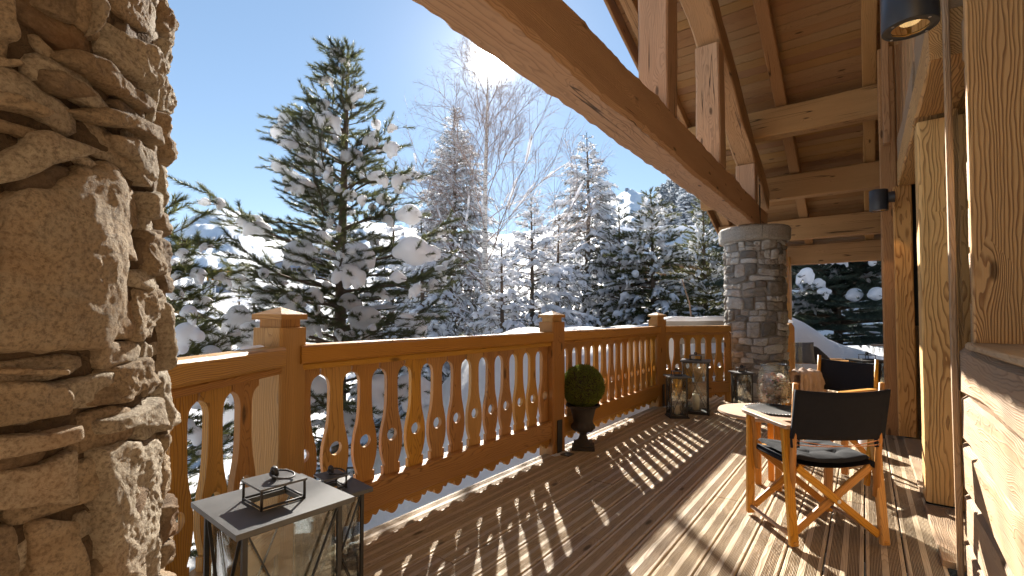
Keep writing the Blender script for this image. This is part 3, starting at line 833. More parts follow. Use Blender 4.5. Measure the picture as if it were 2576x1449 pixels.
sR = max(hit1(405, y)[0] for y in (200, 700, 1200))
rnd = random.Random(5); n_ = 0
for p in courses(sR+.004, sR+.62, -.1, 2.4, rnd, .06, .16, .10, .22):
    stone_part('stone', p, surf1, .030, 'nearstone', npil, K=60, Mr=22, amp=.009, seed=200+n_, gap=.003, fine=.6); n_ += 1
sL = min(hit1(-30, y)[0] for y in (200, 700, 1200))
for p in courses(sR+.624-2*math.pi*PR1, sL-.02, -.1, 2.4, rnd, .09, .22, .14, .34):
    stone_part('stone', p, surf1, .028, 'nearstone', npil, K=16, Mr=4, amp=.008, seed=300+n_, gap=.007); n_ += 1
rnd = random.Random(31)
for p in courses(sL-.05, sR+.05, -.1, 2.4, rnd, .035, .10, .05, .16):
    stone_part('stone', p, surf1, .011, 'nearstone', npil, K=20, Mr=6, amp=.006, seed=400+n_, gap=.004); n_ += 1
core = MB(); nn = 160
for i in range(150):
    h = -.3+2.75*i/149
    for j in range(nn):
        a = 2*math.pi*j/nn
        rr = rad1(h)+.003+.014*noise.fractal(Vector((math.cos(a)*9, math.sin(a)*9, h*20)), .7, 2.1, 3)
        core.v.append((rr*math.cos(a), rr*math.sin(a), h))
for i in range(149):
    for j in range(nn):
        core.f.append((i*nn+j, i*nn+(j+1) % nn, (i+1)*nn+(j+1) % nn, (i+1)*nn+j)); core.m.append(0)
core.build('mortar', M['mortar'], npil, Matrix.Translation(PC1), smooth=True, recalc=False)
cap(PC1, .53, npil, 2.36, 2.585)

# ================================================================ balcony rail
RX = -2.32
BH0, BH1 = .30, .985
prof_w = [(.30, .062), (.352, .062), (.3521, .050), (.366, .052), (.39, .062), (.43, .073), (.47, .0785), (.52, .078), (.56, .073), (.60, .064), (.64, .053), (.68, .046), (.73, .042), (.80, .040), (.865, .040), (.885, .042), (.905, .048), (.922, .060), (.934, .080), (.936, .091), (.985, .091)]
def baluster_mesh(thick=.026):
    hs = sorted(set([h for h, _ in prof_w] + list(np.round(np.linspace(.497, .567, 11), 4))))
    R = .037; hc0 = .532
    def W(h): return float(np.interp(h, [a for a, _ in prof_w], [b for _, b in prof_w]))
    def Cc(h): return math.sqrt(max(0, R*R-(h-hc0)**2)) if abs(h-hc0) < R else 0
    hs = sorted(set(hs + [hc0-R, hc0+R]))
    vs, fs = [], []
    for sgn in (-1, 1):
        o = len(vs)
        for h in hs:
            for z in (-thick/2, thick/2):
                vs += [(h-BH0, sgn*Cc(h), z), (h-BH0, sgn*W(h), z)]
        for i in range(len(hs)-1):
            a = o+i*4; b = a+4
            fs += [(a, b, b+1, a+1), (a+2, a+3, b+3, b+2), (a+1, b+1, b+3, a+3)]
            if Cc(hs[i]) > 0 or Cc(hs[i+1]) > 0: fs.append((a, a+2, b+2, b))
        n = o+(len(hs)-1)*4; fs += [(n, n+2, n+3, n+1), (o, o+1, o+3, o+2)]
    me = bpy.data.meshes.new('baluster'); me.from_pydata(vs, [], fs); me.materials.append(M['rail'])
    bm = bmesh.new(); bm.from_mesh(me); bmesh.ops.remove_doubles(bm, verts=bm.verts, dist=1e-5); bmesh.ops.recalc_face_normals(bm, faces=bm.faces); bm.to_mesh(me); bm.free()
    return me
bal_me = baluster_mesh()
def apron_mesh(L, sp, first):
    """scalloped board; runs along +X, top at z=0, thickness in Y"""
    n = int(L/.0095); vs = []; fs = []
    for i in range(n+1):
        x = L*i/n; u = ((x-first)/sp) % 1.0; v = abs(u-.5)*2          # v=1 at baluster axis, 0 between
        d = .026
        if v > .55: d = .030 + .052*math.sqrt(max(0, 1-((v-1)/.45)**2))
        elif v > .12: d = .024 + .028*math.sqrt(max(0, 1-((v-.34)/.22)**2))
        for y in (-.016, .016): vs += [(x, y, 0), (x, y, -d)]
    for i in range(n):
        a = i*4; b = a+4
        fs += [(a, a+1, b+1, b), (a+2, b+2, b+3, a+3), (a+1, a+3, b+3, b+1), (a, b, b+2, a+2)]
    fs += [(0, 2, 3, 1), (n*4, n*4+1, n*4+3, n*4+2)]
    me = bpy.data.meshes.new('scalloped_apron'); me.from_pydata(vs, [], fs); me.materials.append(M['rail'])
    bm = bmesh.new(); bm.from_mesh(me); bmesh.ops.recalc_face_normals(bm, faces=bm.faces); bm.to_mesh(me); bm.free(); return me
def railing(p0, p1, label, sp=.19, first=None, side=1, toph=1.10):
    """side: +1 if the deck lies to the right when walking from p0 to p1"""
    p0 = Vector((*p0, 0)); p1 = Vector((*p1, 0)); L = (p1-p0).length
    F_ = frame(p0, p1)          # X along, Y to the left
    t = empty('balcony_railing', F_, label, 'railing', 'carved balcony rail sections')
    def W(x, y, z): return F_ @ Vector((x, y, z))
    s = -side
    timber('top_rail', W(0, s*.012, 1.054), W(L, s*.012, 1.054), .125, .092, 'rail', t, ch=.010, wav=.003)
    timber('under_rail', W(0, s*.010, .990), W(L, s*.010, .990), .085, .034, 'rail', t, ch=.004, wav=.002)
    timber('bottom_rail', W(0, s*.008, .222), W(L, s*.008, .222), .095, .152, 'rail', t, ch=.006, wav=.003)
    if first is None: first = sp/2+.01
    x = first
    while x < L-.03:
        link('baluster', bal_me, frame(W(x, 0, BH0+.0), W(x, 0, 2), F_.to_3x3() @ Vector((0, 1, 0))), t)
        x += sp
    link('scalloped_apron', apron_mesh(L, sp, first), frame(W(0, s*.012, .147), W(L, s*.012, .147)), t)
    return t
def rail_post(p, rot, label):
    T = Matrix.Translation(Vector((*p, 0))) @ Matrix.Rotation(rot, 4, 'Z')
    t = empty('railing_post', T, label, 'post', 'square posts of the balcony rail')
    w = .172
    def W(x, y, z): return T @ Vector((x, y, z))
    ax = T.to_3x3() @ Vector((1, 0, 0))
    timber('post_shaft', W(0, 0, -.30), W(0, 0, 1.19), w, w, 'post', t, up=ax, ch=.007, wav=.004)
    timber('neck', W(0, 0, 1.188), W(0, 0, 1.23), w*.76, w*.76, 'post', t, up=ax, ch=.003, wav=.001)
    mb = MB(); c = w*.5+.002
    mb.v = [(-c, -c, 0), (c, -c, 0), (c, c, 0), (-c, c, 0), (-c, -c, .026), (c, -c, .026), (c, c, .026), (-c, c, .026), (0, 0, .062)]
    mb.f = [(3, 2, 1, 0), (0, 1, 5, 4), (1, 2, 6, 5), (2, 3, 7, 6), (3, 0, 4, 7), (4, 5, 8), (5, 6, 8), (6, 7, 8), (7, 4, 8)]; mb.m = [0]*9
    mb.build('post_cap', M['post'], t, T @ Matrix.Translation((0, 0, 1.229)))
    return t
P1 = (-2.325, 1.20); P2 = (-2.32, 3.735); P3 = (-2.325, 6.52)
rail_post(P1, math.radians(20), 'nearest square rail post with a pyramid cap, behind the big lantern')
rail_post(P2, math.radians(-8), 'middle square rail post with pyramid cap, beside the boxwood ball')
rail_post(P3, math.radians(-22), 'far corner rail post with pyramid cap, left of the tall lantern')
railing((RX, 1.27), (RX, 3.66), 'long carved rail section between the nearest and the middle post', .19, .045)
railing((RX, 3.81), (RX, 6.45), 'carved rail section behind the boxwood ball, between middle and corner post', .19, .05)
railing((-2.27, 6.58), (-1.62, 7.46), 'short carved rail section between corner post and stone pillar', .178, .05)
railing((-1.60, .14), (-2.25, 1.12), 'carved rail section between the near stone pillar and the nearest post', .19, .02)
upright('rail_end_post', -1.655, -1.575, 7.40, 7.52, .0, 1.0, 'rail', None)
tag(bpy.data.objects['rail_end_post'], 'narrow upright closing the short rail section against the stone pillar', 'post')
mb = MB(); mb.box(0, .006, -.05, .05, 0, .30); mb.box(0, .12, -.05, .05, 0, .006)
for nm, (px_, py_), lb in (('post_bracket', (-2.236, 3.735), 'dark iron angle bracket at the foot of the middle post'), ('post_bracket', (-2.236, 6.50), 'dark iron angle bracket at the foot of the corner post')):
    tag(mb.build(nm, M['iron'], None, Matrix.Translation((px_, py_, .002))), lb, 'bracket')
# ================================================================ lanterns
def lantern(loc, rot, side, height, label, candle_h=.16, candle=True):
    T = Matrix.Translation(Vector(loc)) @ Matrix.Rotation(rot, 4, 'Z')
    t = empty('lantern', T, label, 'lantern', 'black iron candle lanterns')
    a = side/2; b = a-.022; zt = height-.016; pw = .013
    mb = MB(); mb.box(-a, a, -a, a, 0, .014); mb.box(-a+.012, a-.012, -a+.012, a-.012, .014, .032)
    mb.build('base', M['iron'], t, T, bevel=.002)
    for sx in (-1, 1):
        for sy in (-1, 1):
            q = MB(); q.box(sx*b-pw/2, sx*b+pw/2, sy*b-pw/2, sy*b+pw/2, .032, zt); q.build('corner_post', M['iron'], t, T)
    for k in range(4):
        R = T @ Matrix.Rotation(k*math.pi/2, 4, 'Z')
        e = b-pw/2
        for s_ in (-1, 1):
            q = MB(); y_ = -b-.002-.004*(s_ > 0)
            q.bar((-e*s_, y_, .036), (e*s_, y_, zt-.004), .0035, .009, up=(0, 1, 0)); q.build('cross_brace', M['iron'], t, R)
        q = MB(); q.box(-e, e, -b+.010, -b+.013, .034, zt-.004); q.build('pane', M['glass'], t, R)
        q = MB(); q.box(-e, e, -b-.005, -b+.008, zt-.014, zt-.001); q.build('top_bar', M['iron'], t, R)
    h = .20*side*1.0; o = a+.012
    mb = MB()
    for z in (zt, height):
        mb.v += [(-o, -o, z), (o, -o, z), (o, o, z), (-o, o, z), (-h, -h, z), (h, -h, z), (h, h, z), (-h, h, z)]
    for k in range(4):
        j = (k+1) % 4
        mb.f += [(8+k, 8+j, 12+j, 12+k), (k, 4+k, 4+j, j), (k, j, 8+j, 8+k), (4+k, 12+k, 12+j, 4+j)]
    mb.m = [0]*16; mb.build('top_plate', M['irontop_lit'], t, T)
    ch = .058*(height/.67)**.5
    q = MB()
    for sx in (-1, 1):
        for sy in (-1, 1): q.tube([(sx*h, sy*h, height-.002), (sx*h, sy*h, height+ch)], .0042, 8)
    for k in range(4):
        A = [(-h, -h), (h, -h), (h, h), (-h, h)]; p_, q_ = A[k], A[(k+1) % 4]
        q.tube([(*p_, height+.006), (*q_, height+.006)], .0035, 6)
    q.build('chimney_frame', M['iron'], t, T, smooth=True)
    q = MB(); q.box(-h-.006, h+.006, -h-.006, h+.006, height+ch, height+ch+.006); q.build('chimney_plate', M['irontop_lit'], t, T)
    q = MB(); zc = height+ch+.006
    ring = [(.014*math.cos(u), 0, zc+.019+.014*math.sin(u)) for u in np.linspace(0, 2*math.pi, 15)]
    q.tube(ring, .0075, 8, caps=False); q.build('eyelet', M['iron'], t, T, smooth=True)
    q = MB(); R_ = .036
    ring = [(R_*math.cos(u)*1.0+.0, R_+R_*math.sin(u)-.008, zc+.022-.006*(1+math.sin(u))) for u in np.linspace(0, 2*math.pi, 25)]
    q.tube([(y, x*.9, z) for x, y, z in ring], .0032, 8, caps=False); q.build('ring_handle', M['iron'], t, T @ Matrix.Rotation(.5, 4, 'Z'), smooth=True)
    if candle:
        q = MB(); r_ = .040*side/.30
        q.lathe([(0, .033), (r_, .033), (r_, .033+candle_h*.9), (r_*.98, .033+candle_h), (r_*.86, .033+candle_h-.002), (r_*.6, .033+candle_h-.012), (0, .033+candle_h-.014)], 24)
        q.build('candle', M['candle'], t, T, smooth=True)
        q = MB(); q.tube([(0, 0, .033+candle_h-.016), (.003, 0, .033+candle_h+.006)], .0012, 5); q.build('wick', M['iron'], t, T)
    return t
def on_deck(x, y):
    d = ray(x, y); return CAM + d*((0-CAM.z)/d.z)
def at_h(x, y, h):
    d = ray(x, y); return CAM + d*((h-CAM.z)/d.z)
c = (at_h(499, 1261, .67)+at_h(876, 1253, .67)+at_h(584, 1345, .67)+at_h(767, 1195, .67))/4
lantern((c.x, c.y, .002), math.radians(-3), .325, .67, 'tallest near lantern, close to the stone pillar, sunlit top plate', .20)
lantern((-1.86, 1.19, .002), math.radians(-8), .235, .505, 'smaller lantern half hidden behind the big near lantern', .12)
c = at_h(1750, 906, .67); lantern((c.x, c.y, .002), math.radians(12), .33, .67, 'tall lantern with a tall candle in the far rail corner', .20)
c = at_h(1702, 945, .505); lantern((c.x, c.y, .002), math.radians(34), .235, .505, 'small lantern with a candle in front of the tall corner lantern', .12)
c = at_h(1866, 936, .505); lantern((c.x, c.y, .002), math.radians(30), .235, .505, 'small lantern standing against the far stone pillar', .12, False)
c = at_h(2181, 905, .67); lantern((c.x, c.y, .002), math.radians(36), .31, .67, 'lantern behind the two chairs in front of the snow mound', .18, False)

# ================================================================ director chairs
def rounded(pts_fn): return pts_fn
def chair(T, label, arm='teakgrey', w=.50, back_detail=True):
    t = empty('folding_chair', T, label, 'chair', 'teak folding chairs with black canvas')
    hw = w/2
    def add(name, mb, mat, **kw): return mb.build(name, M[mat], t, T, **kw)
    for s in (-1, 1):
        x = s*hw
        for yf, yt in ((.215, .195), (-.225, -.165)):
            nm = 'leg'; fr = Matrix.Identity(4)
            a = Vector((x, yf, .012)); b = Vector((x, yt, .632))
            q = MB(); q.box(0, (b-a).length, -.015, .015, -.023, .023)
            link(nm, q.mesh('leg', M['teak'], bevel=.005), T @ frame(a, b, (1, 0, 0)), t)
            q = MB(); q.tube([(x, yf-.0165, .03), (x, yf+.0165, .03)], .011, 12); add('peg', q, 'teak')
        # rounded foot runners
        q = MB(); q.tube([(x, -.215, .055), (x, .205, .055)], .0115, 10); add('side_rail', q, 'teakgrey', smooth=True)
        # arm
        o = [(-.235, -.022), (-.235, .022), (-.20, .030), (.20, .030), (.245, .022), (.262, 0), (.245, -.022), (.20, -.030), (-.20, -.030)]
        q = MB(); n = len(o)
        q.v = [(u+.02, v, -.011) for u, v in o]+[(u+.02, v, .011) for u, v in o]
        q.f = [tuple(range(n)), tuple(n+i for i in reversed(range(n)))]+[(i, i+n, (i+1) % n+n, (i+1) % n) for i in range(n)]; q.m = [0]*len(q.f)
        A = T @ Matrix.Translation((x, 0, .642)) @ Matrix.Rotation(math.pi/2, 4, 'Z')
        link('armrest', q.mesh('armrest', M[arm], bevel=.003), A, t)
        # back upright
        a = Vector((x-s*.014, -.19, .26)); b = Vector((x-s*.012, -.245, .885))
        q = MB(); q.tube([(0, 0, 0), (.36, 0, 0), (.40, 0, 0), ((b-a).length, 0, 0)], [.017, .016, .0145, .014], 12)
        link('back_upright', q.mesh('upright', M['teak'], smooth=True), T @ frame(a, b, (1, 0, 0)), t)
        # inner fork pieces next to the legs
        a = Vector((x-s*.026, .17, .30)); b = Vector((x-s*.004, .188, .625))
        q = MB(); q.box(0, (b-a).length, -.016, .016, -.010, .010); link('fork', q.mesh('fork', M['teak'], bevel=.003), T @ frame(a, b, (1, 0, 0)), t)
        a = Vector((x-s*.026, -.14, .30)); b = Vector((x-s*.004, -.158, .625))
        q = MB(); q.box(0, (b-a).length, -.014, .014, -.010, .010); link('fork', q.mesh('fork', M['teak'], bevel=.003), T @ frame(a, b, (1, 0, 0)), t)
        # seat rail with canvas wrapped round it
        q = MB(); q.tube([(x-s*.030, -.205, .435), (x-s*.030, .215, .435)], .017, 10); add('seat_rail', q, 'black_fabric', smooth=True)
    # crossing legs, front and back pairs
    for y in (-.196, .196):
        for s in (-1, 1):
            yy_ = y + s*.0125
            a = Vector((-s*(hw-.020), yy_, .060)); b = Vector((s*(hw-.035), yy_, .425))
            q = MB(); q.box(0, (b-a).length, -.011, .011, -.020, .020); link('cross_leg', q.mesh('cross', M['teak'], bevel=.004), T @ frame(a, b, (0, 0, 1)), t)
        q = MB(); sg = -1 if y < 0 else 1; q.tube([(0.007, y-.026, .243), (0.007, y+.026, .243)], .0105, 12); add('pivot_bolt', q, 'metal')
    # canvas seat
    q = MB(); nx, ny = 12, 10
    for i in range(nx+1):
        for j in range(ny+1):
            u = i/nx*2-1; q.v.append((u*(hw-.03), -.205+.42*j/ny, .447-.028*(1-u*u)))
    for i in range(nx):
        for j in range(ny): q.f.append((i*(ny+1)+j, (i+1)*(ny+1)+j, (i+1)*(ny+1)+j+1, i*(ny+1)+j+1)); q.m.append(0)
    add('seat', q, 'black_fabric', smooth=True)
    # tufted cushion: closed puffy shape
    q = MB(); nx = ny = 30
    def top(u, v):
        e = max(abs(u), abs(v)); edge_ = (1-e**5)**.5 if e < 1 else 0
        z = .030*edge_
        for cu in (-.36, .36):
            for cv in (-.36, .36):
                d = math.hypot(u-cu, v-cv); z -= .026*math.exp(-(d/.10)**2)
                z -= .006*math.exp(-(abs(u-cu)/.05)**2)*(1-abs(v)**3)*.6 + .006*math.exp(-(abs(v-cv)/.05)**2)*(1-abs(u)**3)*.6
        return z + .004*noise.noise(Vector((u*4, v*4, 3)))
    hw2 = hw-.035
    for side_ in (1, -1):
        for i in range(nx+1):
            for j in range(ny+1):
                u = i/nx*2-1; v = j/ny*2-1
                k = 1-.03*(u*u*v*v)
                z = .468-.024*(1-u*u) + (top(u, v) if side_ > 0 else -.012*(1-max(abs(u), abs(v))**4))
                q.v.append((u*hw2*k, v*.205*k+.005, z))
    N_ = (nx+1)*(ny+1)
    for sd_ in (0, 1):
        for i in range(nx):
            for j in range(ny):
                f = (i*(ny+1)+j, (i+1)*(ny+1)+j, (i+1)*(ny+1)+j+1, i*(ny+1)+j+1)
                q.f.append(tuple(sd_*N_+k for k in (f if sd_ == 0 else reversed(f)))); q.m.append(0)
    add('seat_cushion', q, 'cushion', smooth=True)
    # canvas back
    q = MB(); nx, nz = 20, 8
    for sd_ in (0, 1):
        for i in range(nx+1):
            for j in range(nz+1):
                u = i/nx*2-1; v = j/nz
                z = .585+.270*v-.014*(1-u*u)*(1 if v > .5 else .4)
                y = -.2265-.045*((z-.62)/.25)+.0 - .030*(1-u*u)*(1-.3*v) + (.010 if sd_ else -.010)*(1 if abs(u) > .93 else .25) - .003
                q.v.append((u*(hw+.006), y, z))
    N_ = (nx+1)*(nz+1)
    for sd_ in (0, 1):
        for i in range(nx):
            for j in range(nz):
                q.f.append(tuple(sd_*N_+k for k in (i*(nz+1)+j, (i+1)*(nz+1)+j, (i+1)*(nz+1)+j+1, i*(nz+1)+j+1))); q.m.append(0)
    for i in range(nx):
        for j in (0, nz): q.f.append((i*(nz+1)+j, (i+1)*(nz+1)+j, N_+(i+1)*(nz+1)+j, N_+i*(nz+1)+j)); q.m.append(0)
    for i in (0, nx):
        for j in range(nz): q.f.append((i*(nz+1)+j, i*(nz+1)+j+1, N_+i*(nz+1)+j+1, N_+i*(nz+1)+j)); q.m.append(0)
    add('back_canvas', q, 'black_fabric', smooth=True)
    for s in (-1, 1):
        q = MB(); q.box(-.024, .024, -.006, .006, 0, .06); q.build('canvas_tab', M['black_fabric'], t, T @ Matrix.Translation((s*(hw-.018), -.222, .535)), bevel=.003)
        for z in (.552, .575):
            q = MB(); ring = [(.0055*math.cos(a), -.0075, .0055*math.sin(a)) for a in np.linspace(0, 2*math.pi, 11)]
            q.tube(ring, .0015, 6, caps=False); q.build('eyelet', M['metal'], t, T @ Matrix.Translation((s*(hw-.022), -.222, z)), smooth=True)
    for (z0, z1) in ((.575, .552), (.552, .575)):
        q = MB(); q.tube([(-(hw-.022)+2*(hw-.022)*k/12, -.2295-.030*math.sin(math.pi*k/12)-.002*(z0 > z1), z0+(z1-z0)*k/12-.014*math.sin(math.pi*k/12)) for k in range(13)], .0022, 6)
        add('lacing', q, 'cord', smooth=True)
    return t
NL = on_deck(1997, 1380); NR = on_deck(2226, 1377)
mid = (NL+NR)/2; rt = (NR-NL).normalized(); wch = (NR-NL).length
fw = Vector((-rt.y, rt.x, 0))
T1 = Matrix((rt, fw, Vector((0, 0, 1)))).transposed().to_4x4(); T1.translation = mid + fw*.225 + Vector((0, 0, .0))
chair1 = chair(T1, 'nearest folding chair, its black canvas back turned to the camera', 'teakgrey', w=max(.47, wch))
f2 = Vector((-.50, -.866, 0)).normalized(); r2_ = Vector((f2.y, -f2.x, 0))
T2 = Matrix((r2_, f2, Vector((0, 0, 1)))).transposed().to_4x4()
T2.translation = Vector((-.155, 5.02, 0)) + f2*.20
chair2 = chair(T2, 'second folding chair facing the table, with a beige blanket over one arm', 'teak', w=.50)

# ================================================================ side table with tray and vase
TC = Vector((-.60, 3.93, 0))
tb = empty('side_table', TC, 'low round teak side table beside the near chair', 'table')
q = MB(); q.lathe([(0, .515), (.26, .515), (.31, .52), (.322, .532), (.318, .545), (0, .545)], 48); q.build('table_top', M['teakgrey'], tb, Matrix.Translation(TC))
for k in range(4):
    a = math.radians(20+90*k); p = TC+Vector((.05+.11*math.cos(a), .05+.11*math.sin(a), 0))
    upright('leg', p.x-.02, p.x+.02, p.y-.02, p.y+.02, .0, .515, 'teak', tb, ch=.003, wav=0)
q = MB(); q.bar((.05-.11*math.cos(math.radians(20)), .05-.11*math.sin(math.radians(20)), .28), (.05+.11*math.cos(math.radians(20)), .05+.11*math.sin(math.radians(20)), .28), .03, .03); q.build('stretcher', M['teak'], tb, Matrix.Translation(TC))
tr = empty('tray', TC+Vector((.07, .06, .546)), 'round black tray with a beaded rim on the side table', 'tray')
q = MB(); q.lathe([(0, 0), (.19, 0), (.215, .008), (.213, .012), (.19, .005), (0, .005)], 40); q.build('tray_dish', M['iron'], tr, WM[tr], smooth=True)
bead = MB(); bead.lathe([(.0045*math.sin(a), .0045*-math.cos(a)) for a in np.linspace(0.02, math.pi-.02, 6)], 8); bme = bead.mesh('bead', M['metal'], smooth=True)
for k in range(64):
    a = 2*math.pi*k/64; link('bead', bme, WM[tr] @ Matrix.Translation((.216*math.cos(a), .216*math.sin(a), .013)), tr)
VC = at_h(1948, 1012, .556); VC = Vector((VC.x, VC.y, .553))
vz = empty('glass_vase', VC, 'ribbed clear glass vase filled with dried cones on the side table', 'vase')
prof = [(0, .004), (.085, .003), (.108, .014), (.124, .06), (.128, .11), (.122, .17), (.108, .235), (.097, .29), (.094, .305)]
inn = [(r-.004, z+.002) for r, z in reversed(prof[2:])]+[(0, .014)]
q = MB(); q.lathe(prof+inn, 48); q.build('vase_glass', M['vase'], vz, WM[vz], smooth=True, recalc=True)
q = MB(); ring = [(.096*math.cos(a), .096*math.sin(a), .305) for a in np.linspace(0, 2*math.pi, 33)]; q.tube(ring, .0028, 6, caps=False); q.build('vase_rim', M['glass'], vz, WM[vz], smooth=True)
# dried cones, berries and sprigs
M['cone'] = simple('pine_cone', (.46, .28, .19), .7, 90, .6, .004, .4)
M['berry'] = simple('pink_berry', (.70, .32, .34), .45, 40, .1, .001, .3)
M['dry'] = simple('dry_flower', (.75, .62, .54), .8, 60, .4, .002, .4)
M['lichen'] = simple('green_sprig', (.10, .13, .07), .8, 60, .4, .002, .4)
dr = empty('dried_arrangement', VC+Vector((0, 0, .02)), 'dried pine cones, pink berries and sprigs inside the glass vase', 'dried flowers')
cm = MB()
for ring_ in range(7):
    v = ring_/6; rr = .022*math.sin(math.pi*(.18+.75*v)); z = -.024+.048*v
    for k in range(8):
        a = 2*math.pi*(k+.5*(ring_ % 2))/8
        p = Vector((rr*math.cos(a), rr*math.sin(a), z)); o_ = Vector((math.cos(a), math.sin(a), .35)).normalized(); tn = Vector((-math.sin(a), math.cos(a), 0))
        cm.add([p-o_*.006-tn*.005, p-o_*.006+tn*.005, p+o_*.006+tn*.004, p+o_*.009, p+o_*.006-tn*.004], [(0, 1, 2, 3, 4)])
cme = cm.mesh('cone', M['cone'], recalc=False)
bb = MB(); bb.lathe([(.0075*math.sin(a), -.0075*math.cos(a)) for a in np.linspace(0.02, math.pi-.02, 7)], 10); bbm = bb.mesh('berry', M['berry'], smooth=True)
rr_ = random.Random(3)
def rndpt(rmax=.098, zmax=.215):
    while True:
        p = Vector((rr_.uniform(-rmax, rmax), rr_.uniform(-rmax, rmax), rr_.uniform(.02, zmax)))
        lim = rmax*(1-.25*max(0, (p.z-.13)/.09)**2)
        if math.hypot(p.x, p.y) < lim and math.hypot(p.x, p.y) > lim*.35: return p
def rot(): return Matrix.Rotation(rr_.uniform(0, 6.28), 4, 'Z') @ Matrix.Rotation(rr_.uniform(0, 3.1), 4, 'X')
for k in range(60): link('pine_cone', cme, WM[vz] @ Matrix.Translation(rndpt(.090)) @ rot() @ Matrix.Scale(rr_.uniform(.9, 1.4), 4), dr)
for k in range(60): link('berry', bbm, WM[vz] @ Matrix.Translation(rndpt(.1)) @ Matrix.Scale(rr_.uniform(.6, 1.15), 4), dr)
tv = np.array([[0, 0, 0], [.010, -.003, 0], [.024, 0, .002], [.010, .003, 0]]); tf = np.array([[0, 1, 2], [0, 2, 3]])
for nm, mt_, cnt in (('dried_petals', 'dry', 900), ('green_sprigs', 'lichen', 700)):
    A, P = [], []
    for k in range(cnt):
        A.append(np.array(rot().to_3x3())*rr_.uniform(.6, 1.3)); P.append(tuple(rndpt(.1)))
    V, F = inst(tv, tf, A, P); tag(link(nm, npmesh(nm, V, F, M[mt_]), WM[vz], dr), kind='stuff')

# ================================================================ blanket on the second chair's arm
def blanket():
    mb = MB(); nu, nv = 70, 46
    t = T2
    for i in range(nu+1):
        for j in range(nv+1):
            u = i/nu*2-1; v = j/nv*2-1        # u across the arm, v along it
            fold = .020*math.sin(v*9+1.3*math.sin(u*2)) + .012*math.sin(v*19+u*3)
            wv = .14+.045*abs(u)
            y = -.06 + v*wv + .03*u
            s_ = u*.40; r_ = .055
            if abs(s_) < r_*1.57:
                a = s_/r_; x = r_*math.sin(a); z = r_*math.cos(a)-r_
            else:
                x = math.copysign(r_+ .02*(abs(s_)-r_*1.57), s_); z = -r_-(abs(s_)-r_*1.57)
            sg = math.copysign(1, u) if u else 1
            k = min(1, abs(u)*2.2)
            x += sg*fold*k*1.1 + .012*noise.noise(Vector((u*3, v*3, 1))); z += .022*noise.noise(Vector((u*2.3, v*2.6, 4))) + fold*(1-k)*.9
            if u < 0: z *= .62
            mb.v.append((x, y, .752+z))
    for i in range(nu):
        for j in range(nv):
            a = i*(nv+1)+j; mb.f.append((a, a+nv+1, a+nv+2, a+1)); mb.m.append(0)
    # second layer just below gives thickness
    n0 = len(mb.v); mb.v += [(x*.90, y, z-.010) for x, y, z in mb.v]; mb.f += [tuple(n0+k for k in reversed(f)) for f in list(mb.f)]; mb.m = [0]*len(mb.f)
    o = mb.build('blanket', M['blanket'], None, t @ Matrix.Translation((.25, .0, -.0)), smooth=True, recalc=False)
    tag(o, 'soft beige wool blanket draped over the left arm of the second chair', 'blanket')
    # fringe
    fb = MB(); r = random.Random(4)
    for j in range(60):
        y = -.06+(j/59*2-1)*.185
        fb.tube([(.066, y, .397), (.068+r.uniform(-.01, .01), y+r.uniform(-.01, .01), .367+r.uniform(-.008, .008))], .0016, 4)
    fo = fb.build('fringe', M['blanket'], o, WM[o]); tag(fo, kind='stuff')
blanket()
def pot(p, r, h, label):
    q = MB(); q.lathe([(0, 0), (r*.8, 0), (r*.88, h*.1), (r, h), (r*.93, h), (r*.84, h*.3), (0, h*.25)], 28)
    tag(q.build('pot', M['white'], None, Matrix.Translation(p), smooth=True), label, 'pot')
p = on_deck(2187, 1140); pot(Vector((p.x, p.y, .002)), .085, .16, 'larger white pot on the deck by the second chair')
p = on_deck(2150, 1105); pot(Vector((p.x-.03, p.y+.06, .002)), .07, .10, 'smaller white pot left of the larger one')

# ================================================================ boxwood ball in an urn
p = on_deck(1467, 1128); UC = Vector((p.x, p.y, .002))
bx = empty('potted_topiary', UC, 'clipped boxwood ball in a dark cast urn beside the middle post', 'topiary')
ur = MB()
pr = [(.085, .055), (.080, .065), (.048, .085), (.034, .12), (.034, .14), (.050, .155), (.085, .165), (.106, .19), (.106, .215), (.092, .24), (.090, .26), (.102, .31), (.115, .36), (.125, .385), (.150, .395), (.158, .402), (.157, .412), (.135, .410), (.11, .37)]
ur.lathe(pr, 48, lobes=lambda i: 6 <= i <= 8); urn = ur.build('urn', M['urn'], bx, WM[bx], smooth=True)
pb = MB(); pb.box(-.105, .105, -.105, .105, 0, .03); pb.box(-.09, .09, -.09, .09, .03, .056); link('plinth', pb.mesh('plinth', M['urn'], bevel=.004), WM[bx] @ Matrix.Rotation(.5, 4, 'Z'), bx)
q = MB(); n = 36
for k in range(n):
    a = 2*math.pi*k/n; q.tube([(.148*math.cos(a), .148*math.sin(a), .400), (.160*math.cos(a), .160*math.sin(a), .403)], .007, 6)
tag(q.build('rim_beads', M['urn'], bx, WM[bx], smooth=True), kind='stuff')
BR = .198; BZ = .582
q = MB(); q.lathe([(BR*.90*math.sin(a), BZ-BR*.90*math.cos(a)) for a in np.linspace(.02, math.pi-.02, 16)], 28); q.build('crown_core', M['under'], bx, WM[bx], smooth=True)
tv = np.array([[0, 0, 0], [.007, -.0045, .001], [.0145, 0, 0], [.007, .0045, .001]]); tf = np.array([[0, 1, 2], [0, 2, 3]])
A, P = [], []; r = random.Random(9)
